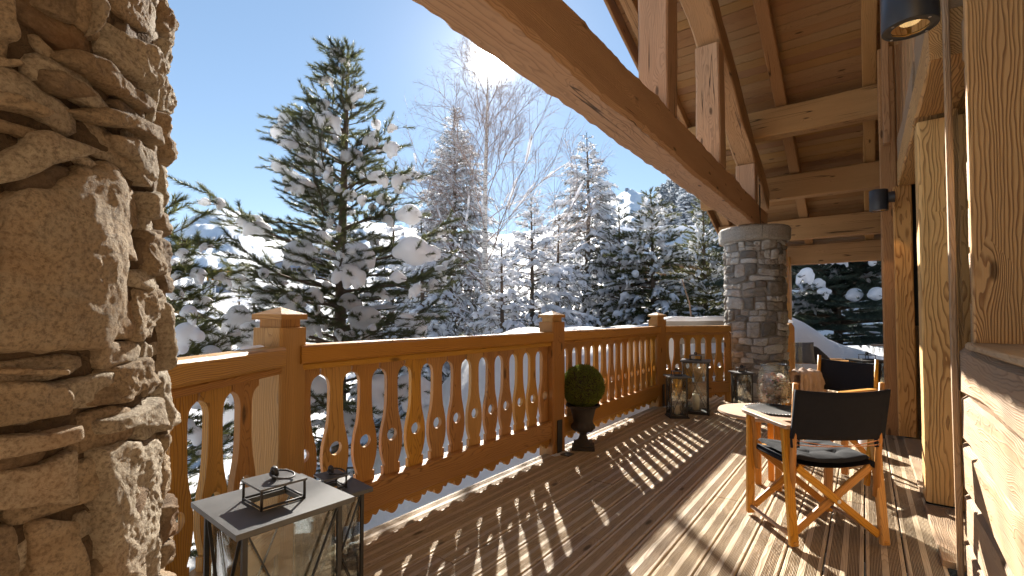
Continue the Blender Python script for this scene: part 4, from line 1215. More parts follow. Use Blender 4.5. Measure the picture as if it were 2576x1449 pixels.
for k in range(15000):
    d = Vector((r.gauss(0, 1), r.gauss(0, 1), r.gauss(0, 1))).normalized()
    rad_ = BR*(r.uniform(.90, 1.0)+.022*noise.noise(d*4)+.014*noise.noise(d*16))
    ax = (d*r.uniform(.3, 1.2)+Vector((r.gauss(0, .7), r.gauss(0, .7), r.gauss(0, .7)))).normalized(); s_ = ax.orthogonal().normalized()
    s_ = Matrix.Rotation(r.uniform(0, 6.28), 3, ax) @ s_; nn_ = ax.cross(s_)
    A.append(np.array(Matrix((ax, s_, nn_)).transposed())*r.uniform(.7, 1.15)); P.append(tuple(Vector((0, 0, BZ))+d*rad_))
V, F = inst(tv, tf, A, P); tag(link('crown', npmesh('crown', V, F, M['box']), WM[bx], bx), kind='stuff')

# ================================================================ wall spotlights
def sconce(c, wall_x, label, rot_=0.0):
    t = empty('wall_spotlight', Vector(c), label, 'wall lamp', 'black cylinder wall lamps')
    T = WM[t]; R = .078; H = .20
    q = MB(); q.lathe([(R*.88, 0), (R*.985, 0), (R, .004), (R, H), (R*.97, H+.004), (0, H+.004)], 48); lb = q.build('lamp_body', M['lampbody'], t, T)
    lb.data.polygons.foreach_set('use_smooth', [abs(p_.normal.z) < .5 for p_ in lb.data.polygons])
    q = MB(); q.lathe([(R*.88, .0), (R*.80, .001), (R*.66, .0)], 40); q.build('trim_ring', M['lampbody'], t, T @ Matrix.Translation((0, 0, .001)), smooth=True)
    q = MB(); q.lathe([(R*.70, .001), (R*.62, .012), (R*.34, .024)], 40); q.build('reflector', M['lamp_rim'], t, T, smooth=True)
    q = MB(); q.lathe([(0, .020), (R*.36, .021)], 30); q.build('bulb', M['lamp_glow'], t, T)
    q = MB(); q.lathe([(0, .004), (R*.70, .004)], 30); q.build('lens', M['glass'], t, T)
    for k in range(4):
        a = math.pi/4+k*math.pi/2; q = MB(); q.lathe([(.0045, -.002), (.004, -.0028), (0, -.0028)], 10); q.build('screw', M['metal'], t, T @ Matrix.Translation((R*.86*math.cos(a), R*.86*math.sin(a), 0)))
    L = wall_x-c[0]
    q = MB(); q.tube([(R*.96, 0, H*.62), (L-.05, 0, H*.62)], .022, 16); q.build('bracket_arm', M['lampbody'], t, T, smooth=True)
    q = MB(); q.tube([(L-.055, 0, H*.62), (L-.050, 0, H*.62), (L-.002, 0, H*.62)], [.050, .054, .054], 32); q.build('wall_plate', M['lampbody'], t, T)
    return t
c1 = at(2289, 72, 1.62); sconce((c1.x, c1.y, c1.z), WX+.0, 'near black cylinder lamp glowing at the top right corner')
c2 = at(2211, 530, 4.75); sconce((c2.x, c2.y, c2.z), .262, 'far black cylinder lamp on the post beyond the window bays')
ld = bpy.data.lights.new('lamp_light', 'SPOT'); ld.energy = 2.0; ld.color = (1, .6, .28); ld.spot_size = math.radians(80); ld.shadow_soft_size = .03
for c_ in (c1, c2):
    lo = bpy.data.objects.new('lamp_light', ld); C.objects.link(lo); lo.location = (c_.x, c_.y, c_.z+.012)

# ================================================================ things beyond the pillar
def wpt(x, z, h): # point at picture column x, depth z, height h
    p = at(x, 793, z); return Vector((p.x, p.y, h))
# curved wooden rail end
p = wpt(1985, 8.6, 0)
q = MB(); o = [(-.09, 0), (.09, 0), (.09, 1.0)]+[(.09*math.cos(a), 1.0+.10*math.sin(a)) for a in np.linspace(.2, math.pi-.2, 8)]+[(-.09, 1.0)]
n = len(o); q.v = [(x, -.035, z) for x, z in o]+[(x, .035, z) for x, z in o]
q.f = [tuple(range(n)), tuple(n+i for i in reversed(range(n)))]+[(i, i+n, (i+1) % n+n, (i+1) % n) for i in range(n)]; q.m = [0]*len(q.f)
o_ = q.build('rail_end', M['rail'], None, Matrix.Translation(p) @ Matrix.Rotation(.9, 4, 'Z'), bevel=.008); tag(o_, 'wooden rail end with a rounded top just right of the stone pillar', 'post')
p = wpt(1985, 8.45, 1.135); q = MB()
q.lathe([(0, -.02), (.05, -.02), (.07, 0), (.045, .025), (0, .035)], 14); tag(q.build('snow_patch', M['snow'], None, Matrix.Translation(p), smooth=True), 'small snow cap on the rounded rail end', 'snow')
# glass screen
gs = empty('glass_screen', wpt(1993, 7.9, 0), 'low clear glass screen right of the stone pillar', 'glass screen')
for dx, wd in ((-.03, .09), (.07, .06)):
    q = MB(); q.box(0, wd, 0, .008, .0, .80); q.build('glass_pane', M['glass'], gs, WM[gs] @ Matrix.Translation((dx, dx*.4, 0)) @ Matrix.Rotation(.3, 4, 'Z'))
# bench with cushions
bc = wpt(2030, 9.6, 0); bn = empty('garden_bench', bc, 'low wooden bench with dark cushions behind the stone pillar', 'bench')
q = MB(); q.box(-.75, .75, -.3, .3, .30, .36); q.build('seat', M['rail'], bn, WM[bn] @ Matrix.Rotation(.5, 4, 'Z'))
for sx in (-.68, .68):
    for sy in (-.25, .25):
        q = MB(); q.box(sx-.03, sx+.03, sy-.03, sy+.03, 0, .30); q.build('leg', M['rail'], bn, WM[bn] @ Matrix.Rotation(.5, 4, 'Z'))
def pillow(M4, w, label, mat='grey_fabric'):
    q = MB(); n = 14
    for sd_ in (1, -1):
        for i in range(n+1):
            for j in range(n+1):
                u = i/n*2-1; v = j/n*2-1
                th = .075*((1-u**4)*(1-v**4))**.55; k = 1-.10*(1-(u*v)**2)*(max(abs(u), abs(v))**6)*.6
                q.v.append((u*w*k, v*w*k, sd_*th+.004*noise.noise(Vector((u*3, v*3, sd_)))))
    N_ = (n+1)**2
    for s_ in (0, 1):
        for i in range(n):
            for j in range(n):
                f = (i*(n+1)+j, (i+1)*(n+1)+j, (i+1)*(n+1)+j+1, i*(n+1)+j+1); q.f.append(tuple(s_*N_+k for k in (f if s_ == 0 else f[::-1]))); q.m.append(0)
    tag(q.build('cushion', M[mat], None, M4, smooth=True), label, 'cushion')
pillow(Matrix.Translation(wpt(2012, 9.3, .52)) @ Matrix.Rotation(.2, 4, 'Z') @ Matrix.Rotation(1.0, 4, 'X'), .24, 'grey square cushion leaning at the left end of the bench')
pillow(Matrix.Translation(wpt(2046, 9.35, .47)) @ Matrix.Rotation(.9, 4, 'Z') @ Matrix.Rotation(.65, 4, 'X'), .25, 'charcoal cushion lying to the right of the grey one', 'cushion')
pillow(Matrix.Translation(wpt(2020, 9.6, .52)) @ Matrix.Rotation(-.6, 4, 'Z') @ Matrix.Rotation(.35, 4, 'X'), .15, 'dark brown cushion on top of the cushion pile', 'bark')
# stool with hairpin legs
sc = wpt(2214, 12.2, 0); stl = empty('stool', sc, 'small stool with hairpin legs in the snow by the wall', 'stool')
q = MB(); q.lathe([(0, .46), (.2, .46), (.21, .48), (.2, .50), (0, .50)], 24); q.build('seat', M['teakgrey'], stl, WM[stl])
for k in range(3):
    a = 2.1*k+.5
    q = MB(); q.tube([(.16*math.cos(a-.25), .16*math.sin(a-.25), .46), (.21*math.cos(a), .21*math.sin(a), -.05), (.16*math.cos(a+.25), .16*math.sin(a+.25), .46)], .006, 6); q.build('leg', M['iron'], stl, WM[stl])

# grey slatted fence with snow behind the short rail section
f0 = wpt(1640, 8.3, 0); f1 = wpt(1850, 9.3, 0)
FF = frame(f0, f1)
fe = empty('slatted_fence', FF, 'weathered grey slatted fence capped with snow behind the corner rail', 'fence')
Lf = (f1-f0).length
for z, hh in ((1.10, .10), (.78, .11), (.47, .12), (.16, .12)):
    timber('slat', FF @ Vector((0, 0, z-.0)), FF @ Vector((Lf, 0, z-.0)), .035, hh, 'greywood', fe, ch=.004, wav=.008)
for k in range(4):
    x = .03+(Lf-.06)*k/3; a = FF @ Vector((x, .055, -.6)); b = FF @ Vector((x, .055, 1.16)); timber('fence_post', a, b, .08, .07, 'greywood', fe, up=(1, 0, 0))
def snow_strip(name, p0, p1, w, th, label, parent=None, seed=0, cat_='snow'):
    F_ = frame(p0, p1); L = (Vector(p1)-Vector(p0)).length; nx = max(8, int(L/.05)); ny = 12; mb = MB()
    for i in range(nx+1):
        for j in range(ny+1):
            x = L*i/nx; a = math.pi*j/ny
            e = min(1, 5*i/nx, 5*(nx-i)/nx)**.5; n_ = .75+.5*noise.noise(Vector((x*1.6, seed, j*.2)))+.12*noise.noise(Vector((x*7, seed, j*.3)))
            mb.v.append((x, -math.cos(a)*w/2*(.6+.4*e)*(.9+.25*noise.noise(Vector((x*3, 5, seed)))), math.sin(a)**.6*th*n_*max(e, .1)))
    for i in range(nx):
        for j in range(ny):
            a = i*(ny+1)+j; mb.f.append((a, a+ny+1, a+ny+2, a+1)); mb.m.append(0)
    for j in range(1): pass
    o = mb.build(name, M['snow'], parent, F_, smooth=True)
    if label: tag(o, label, cat_)
    return o
snow_strip('snow_cap', FF @ Vector((-.02, 0, 1.148)), FF @ Vector((Lf, 0, 1.148)), .42, .10, None, fe, 3)
for k_, (sp0, sp1, sl_) in enumerate((((-2.24, 3.62, .001), (-2.22, 3.86, .001), 'thin snow line at the foot of the middle post'), ((-2.22, 6.42, .001), (-2.12, 6.62, .001), 'thin snow line at the foot of the corner post'))):
    tag(snow_strip('snow_patch', sp0, sp1, .07, .014, None, None, 20+k_), sl_, 'snow')
tag(snow_strip('snow_patch', (-2.23, .99, 1.098), (-2.31, 1.10, 1.098), .075, .018, None, None, 8), 'little patch of snow on the near rail against the nearest post', 'snow')
# ================================================================ snow loads
_mc = [0]
def clump_arrays(seed, res, style='hand', s=1.0):
    r = random.Random(seed); _mc[0] += 1
    mbd = bpy.data.metaballs.new('load%s' % chr(97+_mc[0] % 26)*3 + str(_mc[0]))
    mbd.resolution = res; mbd.threshold = .35
    def ball(x, y, z, rad, sx=1, sy=1, sz=1):
        e = mbd.elements.new(); e.co = (x, y, z); e.radius = rad*1.9
        if (sx, sy, sz) != (1, 1, 1): e.type = 'ELLIPSOID'; e.size_x, e.size_y, e.size_z = sx*rad*1.0, sy*rad*1.0, sz*rad*1.0; e.radius = 1.9
    n = r.randint(3, 5); L = r.uniform(.16, .26)
    for i in range(n):
        u = i/(n-1)*2-1; ball(u*L, r.uniform(-.04, .04), .05*(1-u*u)+r.uniform(-.02, .03), r.uniform(.085, .125)*(1.15-.35*abs(u)))
    if style == 'hand':
        for k in range(r.randint(2, 4)):
            x = r.uniform(-L, L); y = r.uniform(-.10, .10); dx = r.uniform(-.03, .06)*(1 if x > 0 else -1); dn = r.randint(2, 5); z = 0
            for j in range(dn):
                z -= r.uniform(.045, .07); x += dx*.6; y += r.uniform(-.01, .01)
                ball(x, y, z, .075-.008*j)
    elif style == 'cap':
        ball(0, 0, .06, .15); ball(r.uniform(-.05, .05), 0, -.02, .12)
    ob = bpy.data.objects.new(mbd.name, mbd); C.objects.link(ob)
    dg = bpy.context.evaluated_depsgraph_get(); dg.update()
    me = bpy.data.meshes.new_from_object(ob.evaluated_get(dg)); me.calc_loop_triangles()
    V = np.empty(len(me.vertices)*3, np.float32); me.vertices.foreach_get('co', V); V = V.reshape(-1, 3)
    F = np.empty(len(me.loop_triangles)*3, np.int32); me.loop_triangles.foreach_get('vertices', F); F = F.reshape(-1, 3)
    bpy.data.objects.remove(ob); bpy.data.metaballs.remove(mbd); bpy.data.meshes.remove(me)
    if len(V) == 0: raise RuntimeError('empty clump')
    return V*s, F
fine_clumps = [clump_arrays(40+i, .030, 'hand' if i % 7 else 'cap') for i in range(8)]
rough_clumps = [clump_arrays(60+i, .075, 'hand' if i % 3 else 'cap') for i in range(6)]
print('rough', [len(f) for _, f in rough_clumps], 'fine', [len(f) for _, f in fine_clumps])
# small lumps: displaced low ball stretched along X
def lump_t(seed, sub=2):
    bm = bmesh.new(); bmesh.ops.create_icosphere(bm, subdivisions=sub, radius=1)
    V = np.array([v.co[:] for v in bm.verts]); F = np.array([[l.vert.index for l in f.loops] for f in bm.faces]); bm.free()
    n = nfield(V, 1.3, seed, 2); V = V*(1+.38*n)[:, None]
    V[:, 2] = np.where(V[:, 2] < 0, V[:, 2]*.55, V[:, 2]); V[:, 0] *= 1.0
    return V, F
lumps = [lump_t(i, 2) for i in range(4)]; lumps_lo = [lump_t(9+i, 1) for i in range(4)]

def basis(dirs, spin=None, up=(0, 0, 1)):
    """rows of unit x-directions -> (n,3,3) matrices with columns x,y,z, z leaning up"""
    X = dirs/np.linalg.norm(dirs, axis=1, keepdims=True)
    U = np.tile(np.array(up, float), (len(X), 1)); Y = np.cross(U, X); ln = np.linalg.norm(Y, axis=1, keepdims=True)
    Y = np.where(ln < 1e-3, np.array([[0, 1, 0]]), Y/np.maximum(ln, 1e-6)); Z = np.cross(X, Y)
    if spin is not None:
        c, s = np.cos(spin)[:, None], np.sin(spin)[:, None]; Y, Z = Y*c+Z*s, -Y*s+Z*c
    return np.stack([X, Y, Z], -1)

def brush_t(seed, L=.21, nl=.088, n=84, w=.0034, fwd=.62):
    r = np.random.default_rng(seed); V, F = [], []
    for k in range(n):
        x = L*(k/n)**.9; a = r.uniform(0, 2*math.pi); f = fwd + r.uniform(-.15, .2) + .25*(k/n)
        d = np.array([f, math.cos(a)*(1-f*.55), math.sin(a)*(1-f*.55)]); d /= np.linalg.norm(d)
        s = np.cross(d, r.normal(size=3)); s /= np.linalg.norm(s); l = nl*r.uniform(.75, 1.1)
        b = np.array([x, 0, 0]); o = len(V); V += [b-s*w, b+s*w, b+d*l + np.array([0, 0, -.004])]; F.append([o, o+1, o+2])
    return np.array(V), np.array(F)
def spray_t(seed, L=.16, n=26, nl=.030, w=.0045):
    """flat twiglet of a spruce: needles to both sides and up"""
    r = np.random.default_rng(seed); V, F = [], []
    for k in range(n):
        x = L*k/n; s_ = 1 if k % 2 else -1
        d = np.array([.55, s_*r.uniform(.5, 1), r.uniform(-.35, .55)]); d /= np.linalg.norm(d)
        q = np.cross(d, r.normal(size=3)); q /= np.linalg.norm(q)
        b = np.array([x, 0, 0]); o = len(V); V += [b-q*w, b+q*w, b+d*nl*r.uniform(.7, 1.2)]; F.append([o, o+1, o+2])
    return np.array(V), np.array(F)

def tube_arrays(paths, radii, n=5):
    V, F = [], []; o = 0
    for P, R in zip(paths, radii):
        P = np.asarray(P, float); k = len(P)
        T = np.gradient(P, axis=0); T /= np.maximum(np.linalg.norm(T, axis=1, keepdims=True), 1e-9)
        ref = np.array([0, 0, 1.]) if abs(T[0, 2]) < .9 else np.array([1., 0, 0])
        A = np.cross(T, ref); A /= np.maximum(np.linalg.norm(A, axis=1, keepdims=True), 1e-9); B = np.cross(A, T)
        a = np.linspace(0, 2*math.pi, n, endpoint=False)
        ring = P[:, None] + (A[:, None]*np.cos(a)[None, :, None] + B[:, None]*np.sin(a)[None, :, None])*np.asarray(R)[:, None, None]
        V.append(ring.reshape(-1, 3))
        i, j = np.meshgrid(np.arange(k-1), np.arange(n), indexing='ij'); a0 = o+i*n+j; a1 = o+i*n+(j+1) % n
        F.append(np.stack([a0, a1, a1+n, a0+n], -1).reshape(-1, 4)); o += k*n
    return np.concatenate(V), np.concatenate(F)

def curve(p, d, L, droop, lift, n=7, wob=.03, r=None):
    """branch path from p along horizontal dir d; z = L*(lift*u - droop*u^2 + tip)"""
    u = np.linspace(0, 1, n); d = np.asarray(d, float)
    side = np.array([-d[1], d[0], 0])
    w = (np.cumsum(r.normal(size=n))*wob*L/n**.5)*u
    return np.asarray(p)[None] + d[None]*(L*u)[:, None] + side[None]*w[:, None] + np.array([0, 0, 1.])[None]*(L*(lift*u - droop*u**2))[:, None]

def conifer(name, label, base, H, prof, seed, kind='spruce', nwh=26, per=7, lift=.15, droop=.45, mat='spruce', snow=.6, snow_w=1.0,
            clumps=None, group='snow laden conifers round the terrace', trunk_r=None, density=1.0, sub_ratio=.42, mono=False, bare=.03, topz=1.0, extra_tip=0.0, rib=0.0, rib_r=.07):
    ribs = []
    r = np.random.default_rng(seed); T = Matrix.Translation(base)
    trunk_r = trunk_r or H*.014+.02
    hs = np.linspace(0, H, 24); tw = np.stack([.05*np.sin(hs*.5+seed), .04*np.cos(hs*.4+seed), hs], -1)*np.array([min(1, H/8), min(1, H/8), 1])
    def tp(z): return np.array([np.interp(z, hs, tw[:, 0]), np.interp(z, hs, tw[:, 1]), z])
    trR = trunk_r*(1-hs/H)**.85+.012
    rc = []; paths, radii, fP, fD, sP, sD, sS = [], [], [], [], [], [], []
    step = .13 if kind == 'pine' else .105
    def add_shoots(path, L):
        m = max(1, int(L/step*density)); us = np.linspace(.15, 1.0, m) if L > step*1.5 else np.array([.6])
        seg = np.linspace(0, 1, len(path))
        for u in us:
            p = np.array([np.interp(u, seg, path[:, k]) for k in range(3)]); q = np.array([np.interp(min(1, u+.05), seg, path[:, k]) for k in range(3)])
            d = q-p if u < .95 else path[-1]-path[-2]
            d = d/max(np.linalg.norm(d), 1e-6) + r.normal(size=3)*(.16 if kind == 'pine' else .22)
            if kind == 'pine': d[2] += .18
            fP.append(p - d*.05); fD.append(d)
    def add_snow(path, L, k):
        if r.random() > snow*k: return
        if kind == 'pine' and path[0][2] > .80*H: return
        if kind == 'pine' and r.random() < .55:
            m_ = r.integers(1, len(path)); rc.append((path[m_]+np.array([0, 0, .02]), path[m_]-path[m_-1], r.uniform(.17, .36)*snow_w)); return
        u0 = r.uniform(.45, .85); seg = np.linspace(0, 1, len(path))
        p = np.array([np.interp(u0, seg, path[:, i]) for i in range(3)]); d = path[-1]-path[len(path)//2]
        l = min(L*r.uniform(.22, .40), .24)
        sP.append(p+np.array([0, 0, .030*snow_w])); sD.append(d); sS.append((l, r.uniform(.045, .080)*snow_w, r.uniform(.040, .065)*snow_w))
    def branch(z, az, L, lf, dr):
        d = np.array([math.cos(az), math.sin(az), 0]); P = curve(tp(z), d, L, dr, lf, 8, .10, r)
        if extra_tip: P[:, 2] += extra_tip*L*np.clip(np.linspace(-.5, 1, 8), 0, 1)**2
        paths.append(P); radii.append(np.linspace(max(.008, L*.016), .004, 8))
        seg = np.linspace(0, 1, 8); n2 = max(2, int(L/(.17 if kind == 'pine' else .135)*density)); 
        for k in range(n2):
            u = .16+.82*(k+r.random()*.6)/n2; p = np.array([np.interp(u, seg, P[:, i]) for i in range(3)])
            sgn = 1 if k % 2 else -1; ang = az + sgn*r.uniform(.55, 1.0)
            L2 = L*sub_ratio*(1-.62*u)*r.uniform(.7, 1.2)+.07
            d2 = np.array([math.cos(ang), math.sin(ang), 0])
            P2_ = curve(p, d2, L2, dr*.8+.12*(kind != 'pine'), (lf-2*dr*u)*.7 + (.20 if kind == 'pine' else -.12), 4, .05, r)
            paths.append(P2_); radii.append(np.array([.006, .005, .004, .0025]))
            add_shoots(P2_, L2); add_snow(P2_, L2, 1.0)
        add_shoots(P[4:], L*.5)
        if r.random() < snow: add_snow(P, L, 1.4)
        if rib and L > .35 and r.random() < rib:
            u0, u1 = r.uniform(.15, .45), r.uniform(.86, 1.04); m_ = max(5, int(L*9)); us = np.linspace(u0, u1, m_)
            Q = np.stack([np.interp(us, seg, P[:, i]) for i in range(3)], -1); Q += r.normal(size=Q.shape)*.012
            rr__ = rib_r*min(1.25, .55+L*.45)*(.62+.75*r.random(m_))*np.sin(np.linspace(.12, math.pi-.25, m_))**.5; rr__[0] = .004; rr__[-1] = .006
            Q[:, 2] += rr__*.55; ribs.append((Q, rr__))
            for _ in range(int(L*3.2)):   # loads sliding down over the side twigs
                j = r.integers(1, m_-1); sd_ = np.array([-d[1], d[0], 0])*(1 if r.random() < .5 else -1); l_ = r.uniform(.10, .26)*min(1.2, .5+L*.5)
                v_ = np.linspace(0, 1, 5)[:, None]; K_ = Q[j] + sd_*l_*v_*.8 + d*l_*v_*.5 + np.array([0, 0, -1.])*l_*v_**1.6*.9
                ribs.append((K_, np.array([.5, .8, .75, .6, .1])*rib_r*r.uniform(.55, .95)))
        return P
    az0 = 0
    for i in range(nwh):
        t = (i+.2)/nwh; z = H*(bare+(1-bare)*t**.92*topz); Lm = prof(z/H)*H
        az0 += 1.1
        npb = per if z/H < .85 else max(3, per-2)
        for k in range(npb):
            az = az0+2*math.pi*(k+r.uniform(-.25, .25))/npb; L = Lm*r.uniform(.62, 1.08)
            if kind == 'pine' and r.random() < .18: continue
            if kind == 'pine': L *= r.uniform(.75, 1.15)
            zz = min(z+r.uniform(-.5, .5)*H/nwh, H*.985); up_ = t**1.5
            if L > .06: branch(zz, az, L, lift+up_*.55, droop*(1-up_*.8))
    # leader
    P = np.stack([tp(z) for z in np.linspace(H*.90, H*.998, 5)]); add_shoots(P, H*.1); 
    for k in range(3): fP.append(P[-1]-np.array([0, 0, .05])); fD.append(np.array([r.normal()*.3, r.normal()*.3, 1.]))
    clump_parts = []
    for (cx, cy, cz, sc_, ci, yaw) in (clumps or []):
        # cx, cy, cz relative to base; a branch is grown out to hold each load
        dd = math.hypot(cx, cy); az = math.atan2(cy, cx); z0 = max(.4, min(H*.95, cz-.10*dd)); b0 = tp(z0)
        u = np.linspace(0, 1, 8)[:, None]; e = np.array([cx, cy, cz]); P = b0*(1-u)+e*u; P[:, 2] += (.10*dd*np.sin(u[:, 0]*math.pi))
        P = np.vstack([P, P[-1]+(P[-1]-P[-2])*1.2+np.array([0, 0, .02])])
        paths.append(P); radii.append(np.linspace(.012+.01*dd, .006, 9))
        for k in range(7):
            uu = .35+.65*k/7; p = b0*(1-uu)+e*uu; p[2] += .10*dd*math.sin(uu*math.pi); ang = az+(1 if k % 2 else -1)*r.uniform(.4, 1.0)
            P2_ = curve(p, np.array([math.cos(ang), math.sin(ang), 0]), .30*sc_+.12, .1, .15, 4, .05, r); paths.append(P2_); radii.append(np.array([.007, .006, .005, .003])); add_shoots(P2_, .34)
        add_shoots(P[5:], .4); clump_parts.append((cx, cy, cz, sc_, ci, yaw))
    fP, fD = np.array(fP), np.array(fD)
    Vr = None
    if ribs:
        Vr, Fr = tube_arrays([a for a, _ in ribs], [b for _, b in ribs], 7)
    tmpl = [brush_t(s) for s in range(3)] if kind == 'pine' else [spray_t(s) for s in range(3)]
    out_f = []
    for s in range(3):
        m = np.arange(len(fP)) % 3 == s
        A = basis(fD[m], r.uniform(-.5, .5, m.sum()) if kind != 'pine' else r.uniform(0, 6.28, m.sum()))*r.uniform(.8, 1.25, m.sum())[:, None, None]
        out_f.append(inst(tmpl[s][0], tmpl[s][1], A, fP[m]))
    Vf, Ff = cat(out_f)
    Vb, Fb = tube_arrays(paths, radii, 4)
    Vt, Ft = tube_arrays([tw], [trR], 10)
    out_s = []
    if sP:
        sP, sD, sS = np.array(sP), np.array(sD), np.array(sS); LT = lumps_lo if len(sP) > 900 else lumps
        for s in range(4):
            m = np.arange(len(sP)) % 4 == s
            if not m.any(): continue
            A = basis(sD[m])*sS[m][:, None, :]; out_s.append(inst(LT[s][0], LT[s][1], A, sP[m]))
    for s in range(6):
        q_ = [c_ for i_, c_ in enumerate(rc) if i_ % 6 == s]
        if q_: out_s.append(inst(rough_clumps[s][0], rough_clumps[s][1], basis(np.array([c_[1] for c_ in q_])*np.array([1, 1, .3]))*np.array([c_[2] for c_ in q_])[:, None, None], np.array([c_[0] for c_ in q_])))
    t = empty(name, T, label, 'tree', group)
    link('trunk', npmesh('trunk', Vt, Ft, M['bark'], True), T, t)
    tag(link('branches', npmesh('branches', Vb, Fb, M['bark'], True), T, t), kind='stuff')
    tag(link('crown', npmesh('crown', Vf, Ff, M[mat]), T, t), kind='stuff')
    if Vr is not None:
        tag(link('bough_snow', npmesh('bough_snow', Vr, Fr, M['snow'], True), T, t), kind='stuff')
    if out_s:
        Vs, Fs = cat(out_s); tag(link('branch_snow', npmesh('branch_snow', Vs, Fs, M['snow'], True), T, t), kind='stuff')
    for (cx, cy, cz, sc_, ci, yaw) in clump_parts:
        link('snow_clump', clump_meshes[ci % len(clump_meshes)], T @ Matrix.Translation((cx, cy, cz)) @ Matrix.Rotation(yaw, 4, 'Z') @ Matrix.Scale(sc_, 4), t)
    return t, (len(Vf), len(Vs) if out_s else 0)
clump_meshes = [npmesh('snow_clump', V, F, M['snow'], True) for V, F in fine_clumps]

def base_at(x, z):
    p = at(x, 793, z); return Vector((p.x, p.y, gh(p.x, p.y)-.05))
def px_clumps(lst, x0, depth, base, seed, scale=1.0):
    """snow loads by picture position (x, y, size px); depth scattered through the near half of the crown"""
    r = random.Random(seed); o = []
    for (x, y, s) in lst:
        dz = -r.uniform(.15, .75)*min(1.6, .3+abs(y-150)/360)
        p = at(x, y, depth+dz) - base
        o.append((p.x, p.y, p.z, s/FPX*(depth+dz)/.52*scale, r.randint(0, 7), YAW+r.choice([0, math.pi])+r.uniform(-.5, .5)))
    return o
# --- the big pine
D1 = 8.6; b1 = base_at(862, D1); H1 = at(856, 108, D1).z - b1.z
def prof_px(depth, H, base, table):
    hs = [(at(862, y, depth).z-base.z)/H for y, _ in table]; ws = [w/FPX*depth/H for _, w in table]
    o = np.argsort(hs); hs = np.array(hs)[o]; ws = np.array(ws)[o]
    return lambda u: float(np.interp(u, hs, ws))
pr1 = prof_px(D1, H1, b1, [(105, 8), (150, 24), (215, 36), (260, 75), (300, 115), (350, 150), (430, 180), (500, 235), (560, 250), (640, 270), (760, 290), (860, 320), (1000, 320), (1150, 250)])
cl = [(846, 128, 34), (865, 150, 30), (838, 175, 38), (820, 200, 40), (866, 190, 30), (898, 232, 62), (878, 268, 34), (812, 262, 44), (824, 300, 70), (772, 292, 40), (752, 320, 46), (715, 300, 44),
      (775, 345, 80), (700, 335, 56), (722, 362, 52), (770, 395, 66), (806, 420, 42), (885, 388, 58), (838, 352, 36), (933, 350, 44), (985, 372, 52), (948, 445, 60), (905, 408, 38), (1010, 452, 56), (1042, 440, 40),
      (700, 420, 44), (788, 475, 50), (742, 470, 46), (820, 500, 60), (838, 520, 40), (880, 490, 42), (965, 505, 46), (1030, 545, 78), (975, 555, 40), (632, 562, 78), (668, 590, 46), (755, 632, 92), (810, 600, 50),
      (895, 640, 104), (880, 690, 80), (1040, 638, 112), (1085, 632, 52), (940, 600, 40), (600, 705, 56), (700, 700, 50), (660, 745, 62), (735, 762, 72), (790, 740, 50), (600, 800, 90), (520, 850, 120), (640, 840, 110),
      (878, 762, 62), (915, 800, 104), (930, 845, 80), (1030, 812, 92), (1000, 700, 46), (960, 740, 40), (838, 700, 34), (780, 820, 60), (1050, 730, 46), (975, 880, 60), (780, 1000, 150), (940, 985, 130), (880, 1050, 120), (700, 1010, 150), (1040, 980, 120), (560, 1010, 150), (1000, 1090, 110)]
conifer('pine_tree', 'tall pine loaded with thick snow clumps left of the birch', b1, H1, pr1, 3, 'pine', 23, 5, .06, .16, 'pine', .50, 1.15, px_clumps(cl, 862, D1, b1, 5, .82), extra_tip=.30, trunk_r=.13, sub_ratio=.50)
# --- pine at the left edge beside the near pillar
D7 = 6.6; b7 = base_at(385, D7); H7 = at(385, 455, D7).z-b7.z
cl = [(500, 690, 60), (460, 640, 46), (520, 620, 40), (440, 740, 60), (475, 790, 70), (510, 760, 60), (450, 690, 40), (560, 700, 50), (470, 850, 120), (530, 900, 90), (500, 1000, 120), (460, 1080, 110), (600, 980, 90)]
pr7 = lambda u: float(np.interp(u, [0, .25, .6, .8, 1.0], [.20, .25, .19, .10, .012]))
conifer('pine_tree', 'pine whose branches reach out from behind the near stone pillar', b7, H7, pr7, 11, 'pine', 20, 6, .22, .12, 'yellowpine', .34, 1.0, px_clumps(cl, 385, D7, b7, 9, .72), extra_tip=.14, trunk_r=.10)
# --- spruces
def spr(label, x, ytop, depth, wfrac, seed, **kw):
    b = base_at(x, depth); H = at(x, ytop, depth).z-b.z
    wfrac *= 1.30; pf = lambda u: wfrac*(max(0, 1-u)**.80*.97+.012) if u > .06 else wfrac*.9
    return conifer('spruce_tree', label, b, H, pf, seed, 'spruce', **kw)
spr('tall dense frosted spruce directly behind the birch', 1140, 262, 24.0, .24, 21, nwh=40, per=9, lift=.12, droop=.42, snow=.6, snow_w=1.1, density=1.25, rib=.75, rib_r=.055, mat='spruce')
spr('tall spruce with drooping snow paws right of the birch', 1478, 330, 23.0, .29, 22, nwh=30, per=8, lift=.05, droop=.55, snow=.35, snow_w=1.2, density=1.25, rib=.95, rib_r=.095, mat='spruce')
def pinelike(label, x, ytop, depth, wfrac, seed, mat, snow, sw, n_c, **kw):
    b = base_at(x, depth); H = at(x, ytop, depth).z-b.z; r = random.Random(seed)
    wfrac *= 1.30; pf = lambda u: wfrac*((1-u)**.75*.95+.02)
    cl = []
    for k in range(n_c):
        u = r.uniform(.12, .93); a = r.uniform(math.pi+YAW-.2, 2*math.pi+YAW+.2); w = pf(u)*H*r.uniform(.45, 1.0)
        cl.append((w*math.cos(a), w*math.sin(a), u*H, r.uniform(.45, 1.0)*sw, r.randint(0, 7), a))
    return conifer('pine_tree', label, b, H, pf, seed, 'pine', mat=mat, snow=snow, snow_w=1.1, clumps=cl, **kw)
